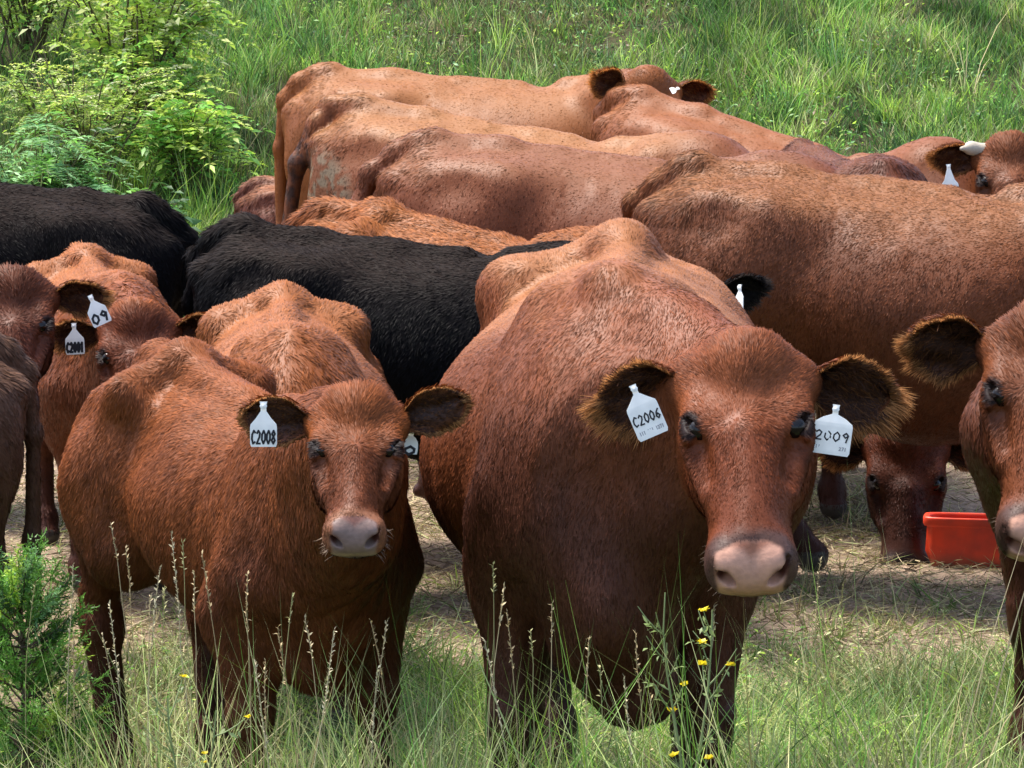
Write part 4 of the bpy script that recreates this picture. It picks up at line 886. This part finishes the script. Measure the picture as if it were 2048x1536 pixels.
for i_, (lb, px, py, d, rx, h, nst, nfr, mix, leaf, prs, fl_, dr, ra) in enumerate([
    ('tall yellow-green shrub with hanging chains of leaves left of the far cows', 270, 330, 21.3, .55, 1.45, 26, 14, dict(lime=7, green=1, pale=2), .075, 6, .30, .6, .5),
    ('blue-green feathery shrub at the left border above the black cow', 70, 400, 19.6, .45, .80, 20, 12, dict(blue=5, deep=1, green=2), .085, 10, .32, .75, .24),
    ('low lime-green shrub next to the tall grass behind the black cow', 390, 420, 20.4, .36, .66, 18, 12, dict(lime=3, green=3, olive=1), .080, 7, .26, .5, .36),
    ('yellowish bush with tiny leaves in the middle of the shrubs', 160, 400, 20.3, .50, 1.0, 34, 16, dict(lime=4, olive=3, green=2, pale=1), .036, 8, .20, .35, .45),
    ('dark green broad-leaved weed just above the back of the black cow', 250, 420, 19.2, .34, .50, 16, 10, dict(green=3, deep=3, lime=1), .090, 4, .20, .6, .5),
    ('bright green shrub against the top left corner of the picture', 60, 150, 22.4, .65, 1.25, 26, 13, dict(green=3, lime=5, pale=1), .070, 6, .26, .6, .45),
    ('small green shrub between the yellowish bush and the low lime-green one', 300, 300, 21.0, .40, .75, 20, 12, dict(green=3, lime=5, pale=1), .060, 6, .24, .5, .45)]):
    shrub(lb, (at(px, py, d).x, d), rx, h, nst, nfr, mix, leaf, prs, fl_, 41 + i_, droop=dr, ratio=ra, group=G_SH)
def juniper():
    rng = np.random.default_rng(51); bx, by = at(40, 1250, 8.15).x, 8.15; g = float(ground_z(bx, by)); ts = []; P, D, C = [], [], []
    rt = bpy.data.objects.new('juniper_sapling', None); COL.objects.link(rt); rt.location = (bx, by, g)
    rt['label'] = 'small dark green juniper sapling at the left border in front of the greyish calf'; rt['category'] = 'juniper'
    ts.append(tube([(0, 0, 0), (.01, 0, .25), (.0, .01, .55)], [.014, .009, .003], (.12, .08, .05)))
    for b in range(120):
        z = rng.uniform(.03, .56); a = rng.uniform(0, 2*math.pi); L_ = (.17*(1 - (z/.70)**1.6) + .04)*rng.uniform(.6, 1.15); d = norm(np.array((math.cos(a), math.sin(a), rng.uniform(.15, .7))))
        q = np.linspace(0, 1, 5)[:, None]; br = np.array((0, 0, z)) + d*L_*q + np.array((0, 0, .06))*q**2; ts.append(tube(br, np.linspace(.003, .001, 5), (.10, .07, .04), 3))
        col = pick(rng, 1, dict(deep=1, green=5, blue=1, lime=1))[0]*rng.uniform(.8, 1.4)
        for k in range(30):
            u = rng.uniform(.25, 1); p = np.array((0, 0, z)) + d*L_*u + np.array((0, 0, .06))*u*u; td = norm(d*.8 + rng.normal(0, .55, 3) + (0, 0, .25)); tl = rng.uniform(.02, .05)
            for m in range(7):
                v = m/7; P.append(p + td*tl*v); D.append(norm(td + rng.normal(0, .55, 3))); C.append(col*rng.uniform(.7, 1.35))
    P, D, C = map(np.array, (P, D, C)); k = len(P)
    V, F, CC = ribbons(P, D, rng.uniform(.007, .015, k), np.full(k, .0021), rng.normal(0, .1, (k, 3)), C, 1, .7, None, rng)
    sv, sq, sc = merge_tubes(ts); link('trunk', make_mesh('trunk', sv, quads=sq, attrs=dict(Col=sc), mats=(M_DRY,)), rt)
    link('foliage', make_mesh('foliage', V, tris=F, attrs=dict(Col=CC), mats=(M_LEAF,)), rt)
juniper()
# ---------------------------------------------------------------- tall seed-head stalks in the foreground
def stalk(px, py, d, lean_px, seed, L_seed=.12, col=(.55, .44, .24), curve=0):
    rng = np.random.default_rng(seed); tip = np.array(at(px, py, d)); b = at(px + lean_px, py, d); bx = b.x; g = float(ground_z(bx, d))
    base = np.array((bx, d + rng.uniform(-.05, .05), g)); n = 12; t = np.linspace(0, 1, n)[:, None]; tip_l = tip - base
    pts = tip_l*t + np.array((1., .2, 0))*(-(curve or rng.normal(0, .02)))*np.sin(t*math.pi) + rng.normal(0, .0015, (n, 3))*t
    H = np.linalg.norm(tip_l); tv, tq, tc = tube(pts, np.linspace(.0014, .0007, n), np.array(col)*.8, 4)
    k = int(L_seed/.0065)*2; u = 1 - (np.arange(k)/k)*L_seed/H; i = np.clip((u*(n-1)).astype(int), 0, n-2); f = (u*(n-1) - i)[:, None]; P = pts[i]*(1-f) + pts[i+1]*f
    ax = norm(tip_l); D = norm(ax*1.0 + rng.normal(0, .45, (k, 3))); C = np.array(col)*rng.uniform(.6, 1.5, (k, 1))*np.where(rng.uniform(0, 1, (k, 1)) < .25, .45, 1)
    V, F, CC = leaf_quads(P, D, rng.uniform(.006, .012, k), .38, C, rng)
    rt = bpy.data.objects.new('grass_stalk', None); COL.objects.link(rt); rt.location = base; rt['label'] = 'thin dry grass stalk with a ragged seed head rising from the foreground grass'; rt['category'] = 'grass stalk'; rt['group'] = 'tall seed stalks in the foreground'
    link('stem', make_mesh('stem', tv, quads=tq, attrs=dict(Col=tc), mats=(M_DRY,)), rt); link('seed_head', make_mesh('seed_head', V, tris=F, attrs=dict(Col=CC), mats=(M_DRY,)), rt)
for i, (px, py, d, ln) in enumerate([(224, 1048, 7.5, 90), (251, 1095, 7.45, 40), (343, 1066, 7.2, 60), (365, 1085, 7.15, 40), (388, 1146, 7.1, 20), (405, 1110, 7.15, 30), (318, 1140, 7.2, 10),
        (330, 1172, 7.1, -60), (300, 1190, 7.2, 30), (493, 1148, 7.0, 5), (219, 1208, 7.3, 110), (585, 1190, 6.95, -70), (612, 1238, 6.95, 60), (556, 1252, 7.0, 70), (668, 1263, 6.9, -150), (655, 1345, 6.95, 60),
        (772, 1243, 6.95, -210), (742, 1240, 7.0, 60), (755, 1335, 6.95, 40), (985, 1130, 7.0, -90), (1010, 1175, 6.85, -60), (1018, 1222, 6.9, 50), (970, 1282, 6.85, 120), (1061, 1262, 6.9, 30),
        (1105, 1208, 6.9, 10), (1272, 1268, 6.8, 90), (1248, 1358, 6.85, 60), (1200, 1335, 6.9, 30), (1432, 1210, 7.1, -120), (1300, 1390, 6.8, 40), (148, 1130, 7.9, -30), (70, 1165, 7.8, 10), (205, 1270, 7.6, 60), (145, 1260, 7.6, 20),
        (1640, 1120, 8.9, 10), (1690, 1165, 8.6, -60), (1180, 1275, 6.9, 60), (530, 1320, 6.9, -60), (510, 1325, 6.9, 50), (1415, 1320, 6.95, -60)]):
    stalk(px, py, d, ln, 600 + i, L_seed=(.08, .12, .17, .06)[i % 4], col=[(.58, .47, .27), (.50, .38, .2), (.62, .54, .34), (.42, .40, .18)][i % 4])
def flower_weed(label, px, py, d, h, seed, nst=2, spread=.05, nfl=7, fsize=.010):
    rng = np.random.default_rng(seed); top = at(px, py, d); bx = top.x; g = float(ground_z(bx, d)); H = top.z - g
    rt = bpy.data.objects.new('flowering_weed', None); COL.objects.link(rt); rt.location = (bx, d, g); rt['label'] = label; rt['category'] = 'wildflower'
    ts = []; LP, LD, LC, LL = [], [], [], []; FP = []
    for s in range(nst):
        off = (s - (nst-1)/2)*spread; t = np.linspace(0, 1, 12)[:, None]; tp = np.array((off, 0, H*(1 - .04*s))); pts = tp*t + np.array((off*.7, 0, 0))*0 + np.array((.02*(-1)**s, 0, 0))*np.sin(t*5) + rng.normal(0, .002, (12, 3))
        ts.append(tube(pts, np.linspace(.0042, .0014, 12), (.24, .30, .12), 5))
        for b in range(16):
            u = rng.uniform(.35, .97); i = min(int(u*11), 10); p = pts[i] + (pts[i+1]-pts[i])*(u*11 - i); a = rng.uniform(0, 2*math.pi); bd = norm(np.array((math.cos(a), math.sin(a)*.6, rng.uniform(.2, 1.3)))); bl = rng.uniform(.02, .075)
            q = np.linspace(0, 1, 4)[:, None]; ts.append(tube(p + bd*bl*q + np.array((0, 0, .02))*q**2, [.0017, .0014, .0012, .0009], (.26, .32, .14), 4)); e = p + bd*bl + (0, 0, .02)
            for k in range(6): v = rng.uniform(.1, 1); LP.append(p + bd*bl*v); LD.append(norm(bd + rng.normal(0, .7, 3))); LC.append(np.array((.26, .34, .13))*rng.uniform(.6, 1.3)); LL.append(rng.uniform(.008, .022))
            if b < nfl: FP.append(e)
    V, F, C = leaf_quads(np.array(LP), np.array(LD), np.array(LL), .4, np.array(LC), rng); sv, sq, sc = merge_tubes(ts)
    link('stem', make_mesh('stem', sv, quads=sq, attrs=dict(Col=sc), mats=(M_DRY,)), rt); link('foliage', make_mesh('foliage', V, tris=F, attrs=dict(Col=C), mats=(M_LEAF,)), rt)
    for e in FP:
        k = 9; a = np.arange(k)*2*math.pi/k*2.4; D = norm(np.stack([np.cos(a), np.sin(a), rng.uniform(.1, 1.2, k)], 1)); V, F, C = leaf_quads(np.tile(e, (k, 1)), D, rng.uniform(.7, 1.1, k)*fsize, .9, np.array((.85, .70, .03))*rng.uniform(.8, 1.05, (k, 1)), rng)
        link('flower', make_mesh('flower', V, tris=F, attrs=dict(Col=C), mats=(M_LEAF,)), rt)
flower_weed('tall weed with yellow flowers in front of the big cow', 1378, 1185, 6.75, 0, 71, 2, .055, 5, .013)
flower_weed('low weed with yellow flowers in front of the legs of the calf with tag C2008', 382, 1395, 6.9, 0, 72, 2, .05, 7, .009)
